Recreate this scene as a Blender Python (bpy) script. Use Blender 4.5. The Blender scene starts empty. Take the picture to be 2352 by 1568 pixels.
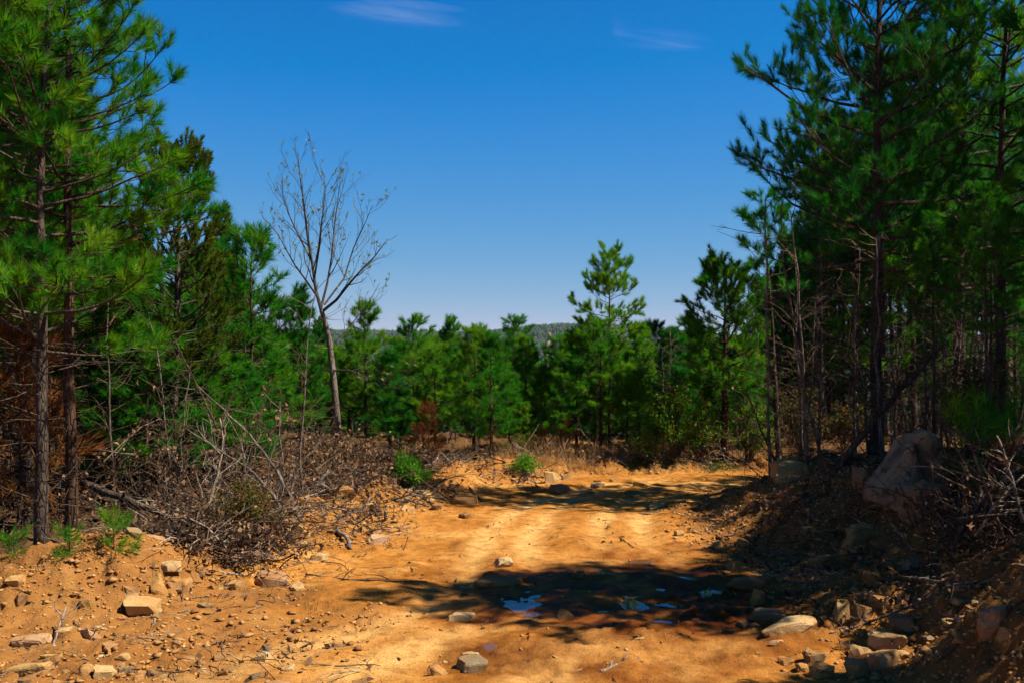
import bpy, bmesh, math, random
import numpy as np
from mathutils import Vector

# ------------------------------------------------------------------ camera, world, sun, exposure
scene = bpy.context.scene
col = scene.collection
R = math.radians
CAM_H, FOC = 2.4, 35.0 / 36.0 * 2352.0          # pixel units of a 2352 x 1568 picture
cam_d = bpy.data.cameras.new('camera')
cam = bpy.data.objects.new('camera', cam_d)
col.objects.link(cam)
cam.location = (0, 0, CAM_H)
cam.rotation_euler = (R(90), 0, 0)
cam_d.lens = 35.0
cam_d.sensor_width = 36.0
cam_d.clip_start = 0.1
cam_d.clip_end = 12000
scene.camera = cam

SUN_EL, SUN_AZ = 54.0, -12.0                      # azimuth from +X towards +Y
to_sun = Vector((math.cos(R(SUN_EL)) * math.cos(R(SUN_AZ)), math.cos(R(SUN_EL)) * math.sin(R(SUN_AZ)), math.sin(R(SUN_EL))))
sun_d = bpy.data.lights.new('sun', 'SUN')
sun_d.energy = 5.0
sun_d.angle = R(0.5)
sun_d.color = (1.0, 0.94, 0.82)
sun = bpy.data.objects.new('sun', sun_d)
col.objects.link(sun)
sun.location = to_sun * 60
sun.rotation_euler = to_sun.to_track_quat('Z', 'Y').to_euler()

world = bpy.data.worlds.new('World')
scene.world = world
world.use_nodes = True
wn, wl = world.node_tree.nodes, world.node_tree.links
wn.clear()
w_out = wn.new('ShaderNodeOutputWorld')
w_bg = wn.new('ShaderNodeBackground')
w_bg.inputs['Strength'].default_value = 0.05
w_sky = wn.new('ShaderNodeTexSky')
w_sky.sky_type = 'NISHITA'
w_sky.sun_disc = False
w_sky.sun_elevation = R(SUN_EL)
w_sky.sun_rotation = R(90 - SUN_AZ)
w_sky.altitude = 4000
w_sky.air_density = 1.0
w_sky.dust_density = 0.0
w_sky.ozone_density = 6.0
# thin wisps of high cloud: u = x/y, v = z/y of the view direction, streaky noise inside soft ellipses
w_tc = wn.new('ShaderNodeTexCoord')
w_sep = wn.new('ShaderNodeSeparateXYZ')
wl.new(w_tc.outputs['Generated'], w_sep.inputs[0])
def wmath(op, a, b=None, clamp=False):
    n = wn.new('ShaderNodeMath'); n.operation = op; n.use_clamp = clamp
    for i, v in enumerate((a, b)):
        if v is None: continue
        if isinstance(v, (int, float)): n.inputs[i].default_value = v
        else: wl.new(v, n.inputs[i])
    return n.outputs[0]
# the deep, polarised blue of the photograph: one tone curve for each channel, the same for the whole sky
w_srgb = wn.new('ShaderNodeSeparateColor'); wl.new(w_sky.outputs[0], w_srgb.inputs[0])
w_crgb = wn.new('ShaderNodeCombineColor')
for ch, (off, k, p) in enumerate(((0.86, 1.20, 0.90), (1.0, 2.38, 0.43))):
    wl.new(wmath('MULTIPLY', wmath('POWER', wmath('MAXIMUM', wmath('SUBTRACT', w_srgb.outputs[ch], off), 0.03), p), k), w_crgb.inputs[ch])
w_b3 = wmath('POWER', wmath('DIVIDE', w_srgb.outputs[2], 2.6), 3.0)
wl.new(wmath('MULTIPLY', wmath('SUBTRACT', 1.0, wmath('POWER', 2.71828, wmath('MULTIPLY', w_b3, -1.0))), 6.6), w_crgb.inputs[2])
yy = wmath('MAXIMUM', w_sep.outputs['Y'], 0.05)
uu = wmath('DIVIDE', w_sep.outputs['X'], yy)
vv = wmath('DIVIDE', w_sep.outputs['Z'], yy)
w_comb = wn.new('ShaderNodeCombineXYZ')
wl.new(wmath('MULTIPLY', uu, 9.0), w_comb.inputs[0])
wl.new(wmath('MULTIPLY', wmath('ADD', vv, wmath('MULTIPLY', uu, 0.12)), 42.0), w_comb.inputs[1])
w_noise = wn.new('ShaderNodeTexNoise')
w_noise.inputs['Scale'].default_value = 1.0
w_noise.inputs['Detail'].default_value = 6.0
w_noise.inputs['Roughness'].default_value = 0.6
w_noise.inputs['Distortion'].default_value = 0.8
wl.new(w_comb.outputs[0], w_noise.inputs['Vector'])
def ellipse(cx, cy, rx, ry, slope):
    du = wmath('SUBTRACT', uu, cx)
    dv = wmath('SUBTRACT', wmath('SUBTRACT', vv, cy), wmath('MULTIPLY', du, slope))
    a = wmath('POWER', wmath('ABSOLUTE', wmath('DIVIDE', du, rx)), 2.0)
    b = wmath('POWER', wmath('ABSOLUTE', wmath('DIVIDE', dv, ry)), 2.0)
    return wmath('SUBTRACT', 1.0, wmath('ADD', a, b), True)
m1 = ellipse(-0.115, 0.327, 0.075, 0.012, -0.13)
m2 = ellipse(-0.10, 0.338, 0.06, 0.006, -0.10)
m3 = ellipse(0.148, 0.303, 0.055, 0.013, -0.06)
m4 = ellipse(0.111, 0.309, 0.012, 0.016, -0.6)
msum = wmath('MAXIMUM', wmath('MAXIMUM', m1, m2), wmath('MAXIMUM', m3, wmath('MULTIPLY', m4, 0.8)))
nz = wmath('POWER', wmath('MULTIPLY', wmath('SUBTRACT', w_noise.outputs[0], 0.34), 2.6, True), 1.4)
cmask = wmath('MULTIPLY', wmath('MULTIPLY', msum, nz), 0.24, True)
w_mix = wn.new('ShaderNodeMixRGB')
wl.new(cmask, w_mix.inputs[0])
wl.new(w_crgb.outputs[0], w_mix.inputs[1])
w_mix.inputs[2].default_value = (4.6, 5.6, 8.2, 1)
wl.new(w_mix.outputs[0], w_bg.inputs['Color'])
wl.new(w_bg.outputs[0], w_out.inputs['Surface'])

scene.view_settings.view_transform = 'Standard'
scene.view_settings.look = 'None'
scene.view_settings.gamma = 1.0
scene.view_settings.exposure = 1.05
scene.view_settings.use_curve_mapping = False
scene.cycles.max_bounces = 5
scene.cycles.diffuse_bounces = 4
scene.cycles.glossy_bounces = 2
scene.cycles.transmission_bounces = 2

scene.cycles.transparent_max_bounces = 6
scene.cycles.use_denoising = True
scene.cycles.use_adaptive_sampling = True
scene.cycles.adaptive_threshold = 0.03

random.seed(7)
rng = np.random.default_rng(11)

# ------------------------------------------------------------------ noise and terrain
def _hash(ix, iy, seed):
    n = (ix.astype(np.int64) * 374761393 + iy.astype(np.int64) * 668265263 + seed * 974634721) & 0xFFFFFFFF
    n = ((n ^ (n >> 13)) * 1274126177) & 0xFFFFFFFF
    n = (n ^ (n >> 16)) & 0xFFFF
    return n / 65535.0
def vnoise(x, y, seed=0):
    ix, iy = np.floor(x), np.floor(y)
    fx, fy = x - ix, y - iy
    fx = fx * fx * (3 - 2 * fx); fy = fy * fy * (3 - 2 * fy)
    a = _hash(ix, iy, seed); b = _hash(ix + 1, iy, seed); c = _hash(ix, iy + 1, seed); d = _hash(ix + 1, iy + 1, seed)
    return (a + (b - a) * fx + (c - a) * fy + (a - b - c + d) * fx * fy) * 2 - 1
def fbm(x, y, seed=0, octv=4, gain=0.5):
    s, a = 0.0, 1.0
    for i in range(octv):
        s = s + a * vnoise(x * 2 ** i + 17.3 * i, y * 2 ** i - 9.1 * i, seed + i)
        a *= gain
    return s
def sstep(a, b, x):
    t = np.clip((x - a) / (b - a), 0, 1)
    return t * t * (3 - 2 * t)

XL_Y = [2, 5, 7, 8.2, 9.06, 9.9, 11.5, 13.2, 15.4, 17.0, 17.9, 18.4, 18.9, 19.4]
XL_X = [-9, -6.4, -5.2, -4.3, -3.15, -2.6, -2.35, -1.85, -1.2, -0.3, 1.2, 3.5, 7.0, 12.0]
XR_Y = [2, 5, 7, 8.3, 9.4, 10.5, 11.8, 13.9, 15.4, 16.4, 17.0, 17.4, 17.6]
XR_X = [2.8, 2.55, 2.6, 3.05, 2.95, 2.6, 2.4, 2.55, 3.05, 3.7, 4.6, 6.5, 12.0]
PUDDLES = []          # (x, y, rx, ry, depth)
def _gp0(px, py, z=0.0):
    Y = (CAM_H - z) * FOC / (py - 784.0)
    return (px - 1176.0) / FOC * Y, Y
for (px, py, wpx, hpx, dep) in [(1190, 1386, 60, 16, .022), (1228, 1404, 46, 14, .022), (1342, 1346, 50, 26, .038), (1518, 1346, 80, 26, .045), (1540, 1377, 70, 20, .04),
                                (1450, 1382, 60, 20, .04), (1525, 1419, 90, 20, .045), (1462, 1278, 120, 16, .04), (1128, 1482, 60, 34, .03), (1400, 1305, 160, 16, .035),
                                (1640, 1352, 120, 12, .03), (1380, 1395, 60, 16, .035)]:
    X, Y = _gp0(px, py)
    PUDDLES.append((X, Y, wpx / FOC * Y / 2 * 0.8, hpx * Y * Y / (CAM_H * FOC) / 2 * 0.8, dep))

def masks(x, y):
    xl = np.interp(y, XL_Y, XL_X); xr = np.interp(y, XR_Y, XR_X)
    xl = np.where(y > 19.4, 40.0, xl); xr = np.where(y > 17.6, 60.0, xr)
    return x - xr, xl - x           # distance into the right bank, into the left verge
def hgt(x, y, fine=True):
    x = np.asarray(x, float); y = np.asarray(y, float)
    wob = 0.22 * fbm(x * 0.9, y * 0.9, 5, 3)
    dr, dl = masks(x, y)
    dr = dr + wob; dl = dl + wob * 0.9
    # right bank
    hb = np.interp(y, [3, 6, 7.5, 9, 11, 14, 16, 17.2, 18], [1.0, 1.05, 0.95, 0.85, 0.95, 0.70, 0.42, 0.15, 0.0])
    z = hb * sstep(-0.05, 1.75, dr) + 0.05 * np.clip(dr - 1.2, 0, 8) * np.clip((18 - y) / 3, 0, 1)
    z = z + 0.45 * np.exp(-(((x - 3.75) / 0.75) ** 2 + ((y - 6.4) / 0.9) ** 2))
    z = z + 0.16 * np.exp(-(((x - 3.25) / 0.5) ** 2 + ((y - 9.3) / 0.6) ** 2)) - 0.18 * np.exp(-(((x - 3.3) / 0.55) ** 2 + ((y - 11.0) / 0.5) ** 2))
    # left verge: rubble berm, mound, then forest floor
    z = z + (y < 17.5) * 0.27 * np.exp(-((dl - 0.65) / 0.42) ** 2) * sstep(7.5, 9.5, y) + 0.12 * sstep(0.2, 2.2, dl) * (y < 19.0) * (x < 1.0)
    z = z + 0.36 * np.exp(-(((x + 4.25) / 0.85) ** 2 + ((y - 9.45) / 0.42) ** 2))
    z = z + 0.22 * np.exp(-(((x + 3.3) / 1.2) ** 2 + ((y - 17.3) / 1.3) ** 2))
    # beyond the road the land falls away into a valley, then wooded hills
    z = z + 0.06 * sstep(18.3, 19.0, y) - 3.5 * sstep(24, 44, y) - 34 * sstep(40, 320, y)
    rid = 7 * np.exp(-((x - 20) / 120) ** 2) + 4 * np.sin(x * 0.009 + 1.0) + 3 * np.sin(x * 0.021)
    z = z + (44 + rid) * sstep(480, 1150, y)
    far = sstep(300, 700, y)
    z = z + far * 5 * fbm(x / 160, y / 160, 31, 3)
    # medium lumps
    rough = 0.02 + 0.055 * sstep(-0.1, 0.7, dr) + 0.075 * sstep(-0.1, 0.5, dl)
    near = 1 - sstep(26, 60, y)
    z = z + near * rough * fbm(x * 1.6, y * 1.6, 41, 4, 0.55)
    # bank gullies running down the slope
    z = z - near * 0.06 * sstep(0.1, 0.6, dr) * (1 - sstep(1.5, 2.3, dr)) * np.abs(vnoise(y * 3.2 + 0.6 * vnoise(x * 2, y * 2, 3), x * 0.6, 77))
    # road: wheel ruts and gentle waves
    xl = np.interp(y, XL_Y, XL_X); xr = np.interp(y, XR_Y, XR_X)
    u = (x - xl) / np.maximum(xr - xl, 0.5)
    on = sstep(0.0, 0.3, -dr) * sstep(0.0, 0.3, -dl) * (y < 19)
    uw = u + 0.02 * vnoise(y * 0.7, y * 0 + 1, 6)
    ruts = np.exp(-((uw - 0.52) / 0.05) ** 2) + np.exp(-((uw - 0.83) / 0.05) ** 2) + 0.7 * np.exp(-((uw - 0.40) / 0.04) ** 2) + 0.7 * np.exp(-((uw - 0.71) / 0.04) ** 2)
    z = z - on * 0.042 * ruts * (0.6 + 0.5 * vnoise(x * 0.8, y * 0.8, 9)) + on * 0.014 * fbm(x * 2.6, y * 2.6, 51, 4, 0.6)
    z = z + on * 0.009 * fbm(x * 7.0, y * 7.0, 57, 3, 0.6) * np.exp(-(((x - 1.0) / 1.6) ** 4 + ((y - 9.5) / 1.4) ** 4))
    for (X, Y, rx, ry, dep) in PUDDLES:
        q = ((x - X) / (rx * 1.3)) ** 2 + ((y - Y) / (ry * 1.3)) ** 2
        z = z - dep * np.exp(-q * 1.2)
    if fine:
        clod = sstep(-0.25, 0.4, dr) + sstep(-0.35, 0.3, dl)
        clod = np.clip(clod + 0.9 * sstep(0.1, 0.5, fbm(x * 0.8, y * 0.8, 61, 3)) * (y < 9.5) , 0, 1.2)
        n1 = fbm(x * 6.5, y * 6.5, 71, 3, 0.6)
        n2 = fbm(x * 13, y * 13, 81, 3, 0.65)
        z = z + near * (clod * (0.028 * n1 + 0.036 * np.abs(n2)) + 0.004 * n1 + 0.0035 * n2)
    return z
def hgrid(x, y):
    x = np.asarray(x, float); y = np.asarray(y, float)
    i = np.clip(np.searchsorted(gx, x) - 1, 0, len(gx) - 2); j = np.clip(np.searchsorted(gy, y) - 1, 0, len(gy) - 2)
    u = (x - gx[i]) / (gx[i + 1] - gx[i]); v = (y - gy[j]) / (gy[j + 1] - gy[j])
    return (GZ[j, i] * (1 - u) + GZ[j, i + 1] * u) * (1 - v) + (GZ[j + 1, i] * (1 - u) + GZ[j + 1, i + 1] * u) * v
def H(x, y):
    return float(hgrid(x, y))
def hit(px, py):
    """where the ray through a picture point meets the ground"""
    ts = np.concatenate([np.arange(3, 30, 0.03), np.arange(30, 1500, 2.0)])
    xs = (px - 1176.0) / FOC * ts
    zs = CAM_H - (py - 784.0) / FOC * ts
    below = np.nonzero(zs < hgrid(xs, ts))[0]
    t = ts[below[0]] if len(below) else 20.0
    return (px - 1176.0) / FOC * t, t, CAM_H - (py - 784.0) / FOC * t
def at(px, py, Y):
    return np.array([(px - 1176.0) / FOC * Y, Y, CAM_H - (py - 784.0) / FOC * Y])

# ------------------------------------------------------------------ mesh helpers
def mesh_np(name, verts, faces, mats=(), smooth=False, midx=None):
    """faces: (M,3) or (M,4) int array, or a list of such"""
    if not isinstance(faces, list): faces = [faces]
    faces = [f for f in faces if len(f)]
    me = bpy.data.meshes.new(name)
    me.vertices.add(len(verts)); me.vertices.foreach_set('co', np.asarray(verts, np.float32).ravel())
    loops = np.concatenate([f.ravel() for f in faces]).astype(np.int32)
    tot = np.concatenate([np.full(len(f), f.shape[1]) for f in faces]).astype(np.int32)
    start = np.concatenate([[0], np.cumsum(tot)[:-1]]).astype(np.int32)
    me.loops.add(len(loops)); me.loops.foreach_set('vertex_index', loops)
    me.polygons.add(len(tot)); me.polygons.foreach_set('loop_start', start); me.polygons.foreach_set('loop_total', tot)
    if smooth: me.polygons.foreach_set('use_smooth', np.ones(len(tot), bool))
    for m in mats: me.materials.append(m)
    if midx is not None: me.polygons.foreach_set('material_index', np.asarray(midx, np.int32))
    me.update(calc_edges=True)
    return me
def obj(name, me, parent=None, label=None, cat=None, group=None, kind=None, loc=None):
    o = bpy.data.objects.new(name, me); col.objects.link(o)
    if parent is not None: o.parent = parent
    if label: o['label'] = label
    if cat: o['category'] = cat
    if group: o['group'] = group
    if kind: o['kind'] = kind
    if loc is not None: o.location = [float(v) for v in loc]
    return o

class Tubes:
    def __init__(self): self.b = {}
    def add(self, pts, rad, sides=5):
        pts = np.asarray(pts, float)
        rad = np.broadcast_to(np.asarray(rad, float), (len(pts),)) if np.ndim(rad) else np.full(len(pts), rad)
        self.b.setdefault((len(pts), sides), []).append((pts, rad))
    def arrays(self):
        V, F, off = [], [], 0
        for (n, s), lst in self.b.items():
            P = np.stack([p for p, _ in lst]); Rr = np.stack([r for _, r in lst]); K = len(lst)
            T = np.gradient(P, axis=1); T /= np.linalg.norm(T, axis=2, keepdims=True) + 1e-9
            mean = np.abs(T.mean(axis=1))
            ref = np.where((mean[:, 2] > 0.75)[:, None], np.array([1.0, 0.13, 0]), np.array([0.1, 0.05, 1.0]))[:, None, :]
            A = np.cross(T, np.broadcast_to(ref, T.shape)); A /= np.linalg.norm(A, axis=2, keepdims=True) + 1e-9
            B = np.cross(T, A)
            ang = np.arange(s) / s * 2 * np.pi
            ring = P[:, :, None, :] + Rr[:, :, None, None] * (np.cos(ang)[None, None, :, None] * A[:, :, None, :] + np.sin(ang)[None, None, :, None] * B[:, :, None, :])
            V.append(ring.reshape(-1, 3))
            i, j = np.meshgrid(np.arange(n - 1), np.arange(s), indexing='ij')
            q = np.stack([i * s + j, i * s + (j + 1) % s, (i + 1) * s + (j + 1) % s, (i + 1) * s + j], -1).reshape(-1, 4)
            F.append((q[None] + (np.arange(K) * n * s)[:, None, None] + off).reshape(-1, 4))
            off += K * n * s
        if not V: return np.zeros((0, 3)), np.zeros((0, 4), int)
        return np.concatenate(V), np.concatenate(F)
    def mesh(self, name, mat, smooth=True):
        v, f = self.arrays()
        return mesh_np(name, v, f, [mat], smooth)

def unit(v):
    return v / (np.linalg.norm(v, axis=-1, keepdims=True) + 1e-9)
def curve_pts(p0, p1, bow, n, r, wob=0.0):
    """points from p0 to p1 bowed by vector bow, with wobble"""
    t = np.linspace(0, 1, n)[:, None]
    p = p0 + (np.asarray(p1) - p0) * t + np.asarray(bow) * (4 * t * (1 - t))
    if wob:
        w = r.normal(0, wob, (n, 3)); w[0] = 0
        p = p + np.cumsum(w, 0) * 0.6
    return p
def blades(base, dirs, length, width, r, segs=1):
    """one thin triangle for each needle or grass blade"""
    n = len(base)
    side = unit(np.cross(dirs, unit(r.normal(0, 1, (n, 3))))) * (np.asarray(width).reshape(-1, 1) * 0.5)
    tip = base + dirs * np.asarray(length).reshape(-1, 1)
    V = np.stack([base - side, base + side, tip], 1).reshape(-1, 3)
    return V, np.arange(n * 3).reshape(-1, 3)

# ------------------------------------------------------------------ materials
def new_mat(name):
    m = bpy.data.materials.new(name); m.use_nodes = True
    nt = m.node_tree; nt.nodes.clear()
    return m, nt.nodes, nt.links
def N(nodes, t, **kw):
    n = nodes.new(t)
    for k, v in kw.items():
        if k in n.inputs: n.inputs[k].default_value = v
        else: setattr(n, k, v)
    return n
def ramp(nodes, stops):
    n = nodes.new('ShaderNodeValToRGB'); cr = n.color_ramp
    while len(cr.elements) > 1: cr.elements.remove(cr.elements[-1])
    cr.elements[0].position = stops[0][0]; cr.elements[0].color = (*stops[0][1], 1)
    for p, c in stops[1:]:
        e = cr.elements.new(p); e.color = (*c, 1)
    return n
def mixc(nodes, links, fac, a, b, mode='MIX'):
    n = nodes.new('ShaderNodeMixRGB'); n.blend_type = mode
    for i, v in ((0, fac), (1, a), (2, b)):
        if isinstance(v, (int, float)): n.inputs[i].default_value = v
        elif isinstance(v, tuple): n.inputs[i].default_value = (*v, 1)
        else: links.new(v, n.inputs[i])
    return n.outputs[0]

def foliage_mat(name, c_dark, c_mid, c_light, trans=0.35, brown=0.0, c_brown=(0.16, 0.05, 0.012), scale=1.6):
    m, nd, ln = new_mat(name)
    out = N(nd, 'ShaderNodeOutputMaterial')
    geo = N(nd, 'ShaderNodeNewGeometry'); oi = N(nd, 'ShaderNodeObjectInfo')
    tc = N(nd, 'ShaderNodeTexCoord')
    noise = N(nd, 'ShaderNodeTexNoise', Scale=scale, Detail=3.0)
    ln.new(tc.outputs['Object'], noise.inputs['Vector'])
    add = N(nd, 'ShaderNodeMath', operation='ADD'); add.inputs[1].default_value = 0
    s1 = N(nd, 'ShaderNodeMath', operation='MULTIPLY_ADD'); s1.inputs[1].default_value = 0.42; s1.inputs[2].default_value = -0.21
    ln.new(geo.outputs['Random Per Island'], s1.inputs[0])
    s2 = N(nd, 'ShaderNodeMath', operation='MULTIPLY_ADD'); s2.inputs[1].default_value = 0.30; s2.inputs[2].default_value = -0.15
    ln.new(oi.outputs['Random'], s2.inputs[0])
    a1 = N(nd, 'ShaderNodeMath', operation='ADD'); ln.new(noise.outputs[0], a1.inputs[0]); ln.new(s1.outputs[0], a1.inputs[1])
    a2 = N(nd, 'ShaderNodeMath', operation='ADD'); ln.new(a1.outputs[0], a2.inputs[0]); ln.new(s2.outputs[0], a2.inputs[1])
    cr = ramp(nd, [(0.25, dim(c_dark, 0.84)), (0.5, dim(c_mid, 0.84)), (0.78, dim(c_light, 0.84))])
    ln.new(a2.outputs[0], cr.inputs[0])
    c = cr.outputs[0]
    if brown > 0:
        gt = N(nd, 'ShaderNodeMath', operation='LESS_THAN'); gt.inputs[1].default_value = brown
        ln.new(geo.outputs['Random Per Island'], gt.inputs[0])
        c = mixc(nd, ln, gt.outputs[0], c, c_brown)
    bs = N(nd, 'ShaderNodeBsdfPrincipled', Roughness=0.55)
    bs.inputs['Specular IOR Level'].default_value = 0.07
    ln.new(c, bs.inputs['Base Color'])
    tr = N(nd, 'ShaderNodeBsdfTranslucent')
    ln.new(mixc(nd, ln, 1.0, c, (1.25, 1.3, 0.7), 'MULTIPLY'), tr.inputs['Color'])
    mx = N(nd, 'ShaderNodeMixShader'); mx.inputs[0].default_value = trans
    ln.new(bs.outputs[0], mx.inputs[1]); ln.new(tr.outputs[0], mx.inputs[2]); ln.new(mx.outputs[0], out.inputs[0])
    return m
def bark_mat(name, c1, c2, c3, scale=14.0, bump=0.5, stretch=0.35):
    m, nd, ln = new_mat(name)
    out = N(nd, 'ShaderNodeOutputMaterial'); bs = N(nd, 'ShaderNodeBsdfPrincipled', Roughness=0.9)
    bs.inputs['Specular IOR Level'].default_value = 0.05
    tc = N(nd, 'ShaderNodeTexCoord'); mp = N(nd, 'ShaderNodeMapping'); mp.inputs['Scale'].default_value = (1, 1, stretch)
    ln.new(tc.outputs['Object'], mp.inputs[0])
    vo = N(nd, 'ShaderNodeTexVoronoi', Scale=scale * 2.0); vo.feature = 'DISTANCE_TO_EDGE'
    no = N(nd, 'ShaderNodeTexNoise', Scale=scale, Detail=5.0)
    n2 = N(nd, 'ShaderNodeTexNoise', Scale=1.3, Detail=2.0)
    oi = N(nd, 'ShaderNodeObjectInfo')
    for t in (vo, no): ln.new(mp.outputs[0], t.inputs['Vector'])
    ln.new(tc.outputs['Object'], n2.inputs['Vector'])
    cr = ramp(nd, [(0.3, dim(c1)), (0.52, dim(c2)), (0.72, dim(c3))])
    av = N(nd, 'ShaderNodeMath', operation='MULTIPLY_ADD'); av.inputs[1].default_value = 0.6
    ln.new(n2.outputs[0], av.inputs[0])
    hv = N(nd, 'ShaderNodeMath', operation='MULTIPLY'); hv.inputs[1].default_value = 0.42; ln.new(no.outputs[0], hv.inputs[0]); ln.new(hv.outputs[0], av.inputs[2])
    ln.new(av.outputs[0], cr.inputs[0])
    vr = ramp(nd, [(0.0, (0.35, 0.33, 0.32)), (0.16, (1, 1, 1))]); ln.new(vo.outputs[0], vr.inputs[0])
    ln.new(mixc(nd, ln, 0.8, cr.outputs[0], vr.outputs[0], 'MULTIPLY'), bs.inputs['Base Color'])
    bp = N(nd, 'ShaderNodeBump', Strength=bump, Distance=0.02); ln.new(vr.outputs[0], bp.inputs['Height']); ln.new(bp.outputs[0], bs.inputs['Normal'])
    ln.new(bs.outputs[0], out.inputs[0])
    return m
def stone_mat(name, c1, c2, c3, stain=(0.40, 0.17, 0.04), dust=0.8):
    c1, c2, c3 = [(a * 0.66, b * 0.63, d * 0.56) for (a, b, d) in (c1, c2, c3)]; stain = dim(stain)
    m, nd, ln = new_mat(name)
    out = N(nd, 'ShaderNodeOutputMaterial'); bs = N(nd, 'ShaderNodeBsdfPrincipled', Roughness=0.85)
    bs.inputs['Specular IOR Level'].default_value = 0.2
    tc = N(nd, 'ShaderNodeTexCoord'); oi = N(nd, 'ShaderNodeObjectInfo')
    mp = N(nd, 'ShaderNodeMapping'); ln.new(tc.outputs['Object'], mp.inputs[0])
    cb = N(nd, 'ShaderNodeCombineXYZ')
    sc = N(nd, 'ShaderNodeMath', operation='MULTIPLY'); sc.inputs[1].default_value = 37.0; ln.new(oi.outputs['Random'], sc.inputs[0])
    for i in range(3): ln.new(sc.outputs[0], cb.inputs[i])
    ln.new(cb.outputs[0], mp.inputs['Location'])
    no = N(nd, 'ShaderNodeTexNoise', Scale=8.0, Detail=8.0, Roughness=0.68); ln.new(mp.outputs[0], no.inputs['Vector'])
    fn = N(nd, 'ShaderNodeTexNoise', Scale=60.0, Detail=3.0); ln.new(mp.outputs[0], fn.inputs['Vector'])
    st = N(nd, 'ShaderNodeTexNoise', Scale=2.2, Detail=4.0, Roughness=0.55); ln.new(mp.outputs[0], st.inputs['Vector'])
    ad = N(nd, 'ShaderNodeMath', operation='MULTIPLY_ADD'); ad.inputs[1].default_value = 0.35; ln.new(oi.outputs['Random'], ad.inputs[0])
    hf = N(nd, 'ShaderNodeMath', operation='MULTIPLY'); hf.inputs[1].default_value = 0.72; ln.new(no.outputs[0], hf.inputs[0]); ln.new(hf.outputs[0], ad.inputs[2])
    cr = ramp(nd, [(0.25, c1), (0.5, c2), (0.75, c3)]); ln.new(ad.outputs[0], cr.inputs[0])
    sr = ramp(nd, [(0.42, (0, 0, 0)), (0.62, (dust, dust, dust))]); ln.new(st.outputs[0], sr.inputs[0])
    c = mixc(nd, ln, sr.outputs[0], cr.outputs[0], stain)
    fr = ramp(nd, [(0.3, (0.72, 0.72, 0.72)), (0.65, (1.05, 1.05, 1.05))]); ln.new(fn.outputs[0], fr.inputs[0])
    ln.new(mixc(nd, ln, 0.8, c, fr.outputs[0], 'MULTIPLY'), bs.inputs['Base Color'])
    bp = N(nd, 'ShaderNodeBump', Strength=0.55, Distance=0.02)
    hm = N(nd, 'ShaderNodeMath', operation='MULTIPLY_ADD'); hm.inputs[1].default_value = 0.25; ln.new(fn.outputs[0], hm.inputs[0]); ln.new(no.outputs[0], hm.inputs[2])
    ln.new(hm.outputs[0], bp.inputs['Height']); ln.new(bp.outputs[0], bs.inputs['Normal'])
    ln.new(bs.outputs[0], out.inputs[0])
    return m
def simple_var_mat(name, stops, scale=5.0, rough=0.85, trans=0.0, island=True):
    m, nd, ln = new_mat(name)
    out = N(nd, 'ShaderNodeOutputMaterial'); bs = N(nd, 'ShaderNodeBsdfPrincipled', Roughness=rough)
    bs.inputs['Specular IOR Level'].default_value = 0.2
    geo = N(nd, 'ShaderNodeNewGeometry'); tc = N(nd, 'ShaderNodeTexCoord')
    no = N(nd, 'ShaderNodeTexNoise', Scale=scale, Detail=3.0); ln.new(tc.outputs['Object'], no.inputs['Vector'])
    cr = ramp(nd, [(p, dim(c)) for p, c in stops])
    ad = N(nd, 'ShaderNodeMath', operation='MULTIPLY_ADD'); ad.inputs[1].default_value = 0.65 if island else 0.0
    hf = N(nd, 'ShaderNodeMath', operation='MULTIPLY_ADD'); hf.inputs[1].default_value = 0.6 if island else 1.0; hf.inputs[2].default_value = -0.12 if island else 0.0
    ln.new(no.outputs[0], hf.inputs[0]); ln.new(geo.outputs['Random Per Island'], ad.inputs[0]); ln.new(hf.outputs[0], ad.inputs[2])
    ln.new(ad.outputs[0], cr.inputs[0]); ln.new(cr.outputs[0], bs.inputs['Base Color'])
    if trans:
        tr = N(nd, 'ShaderNodeBsdfTranslucent'); ln.new(cr.outputs[0], tr.inputs['Color'])
        mx = N(nd, 'ShaderNodeMixShader'); mx.inputs[0].default_value = trans
        ln.new(bs.outputs[0], mx.inputs[1]); ln.new(tr.outputs[0], mx.inputs[2]); ln.new(mx.outputs[0], out.inputs[0])
    else: ln.new(bs.outputs[0], out.inputs[0])
    return m

M = {}
ALB = 0.72
def dim(c, f=ALB): return tuple(v * f for v in c)
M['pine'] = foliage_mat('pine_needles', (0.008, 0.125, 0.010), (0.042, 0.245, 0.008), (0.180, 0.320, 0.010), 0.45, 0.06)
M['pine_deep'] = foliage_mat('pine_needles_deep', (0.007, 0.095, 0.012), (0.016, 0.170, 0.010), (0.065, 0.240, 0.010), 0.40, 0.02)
M['cedar'] = foliage_mat('cedar_foliage', (0.022, 0.060, 0.006), (0.055, 0.110, 0.008), (0.12, 0.16, 0.012), 0.3, 0.06)
M['leaf_green'] = foliage_mat('bush_leaves', (0.05, 0.20, 0.01), (0.12, 0.32, 0.015), (0.24, 0.40, 0.02), 0.5)
M['rust'] = foliage_mat('dead_needles', (0.10, 0.028, 0.008), (0.20, 0.062, 0.016), (0.30, 0.12, 0.03), 0.3)
M['olive'] = foliage_mat('olive_twigs', (0.05, 0.05, 0.012), (0.09, 0.085, 0.018), (0.14, 0.12, 0.03), 0.3, 0.2)
M['bark'] = bark_mat('pine_bark', (0.040, 0.028, 0.020), (0.105, 0.074, 0.054), (0.20, 0.155, 0.12), 11, 0.7)
M['bark_red'] = bark_mat('pine_bark_red', (0.04, 0.021, 0.013), (0.11, 0.060, 0.036), (0.19, 0.115, 0.075), 11, 0.7)
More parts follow.
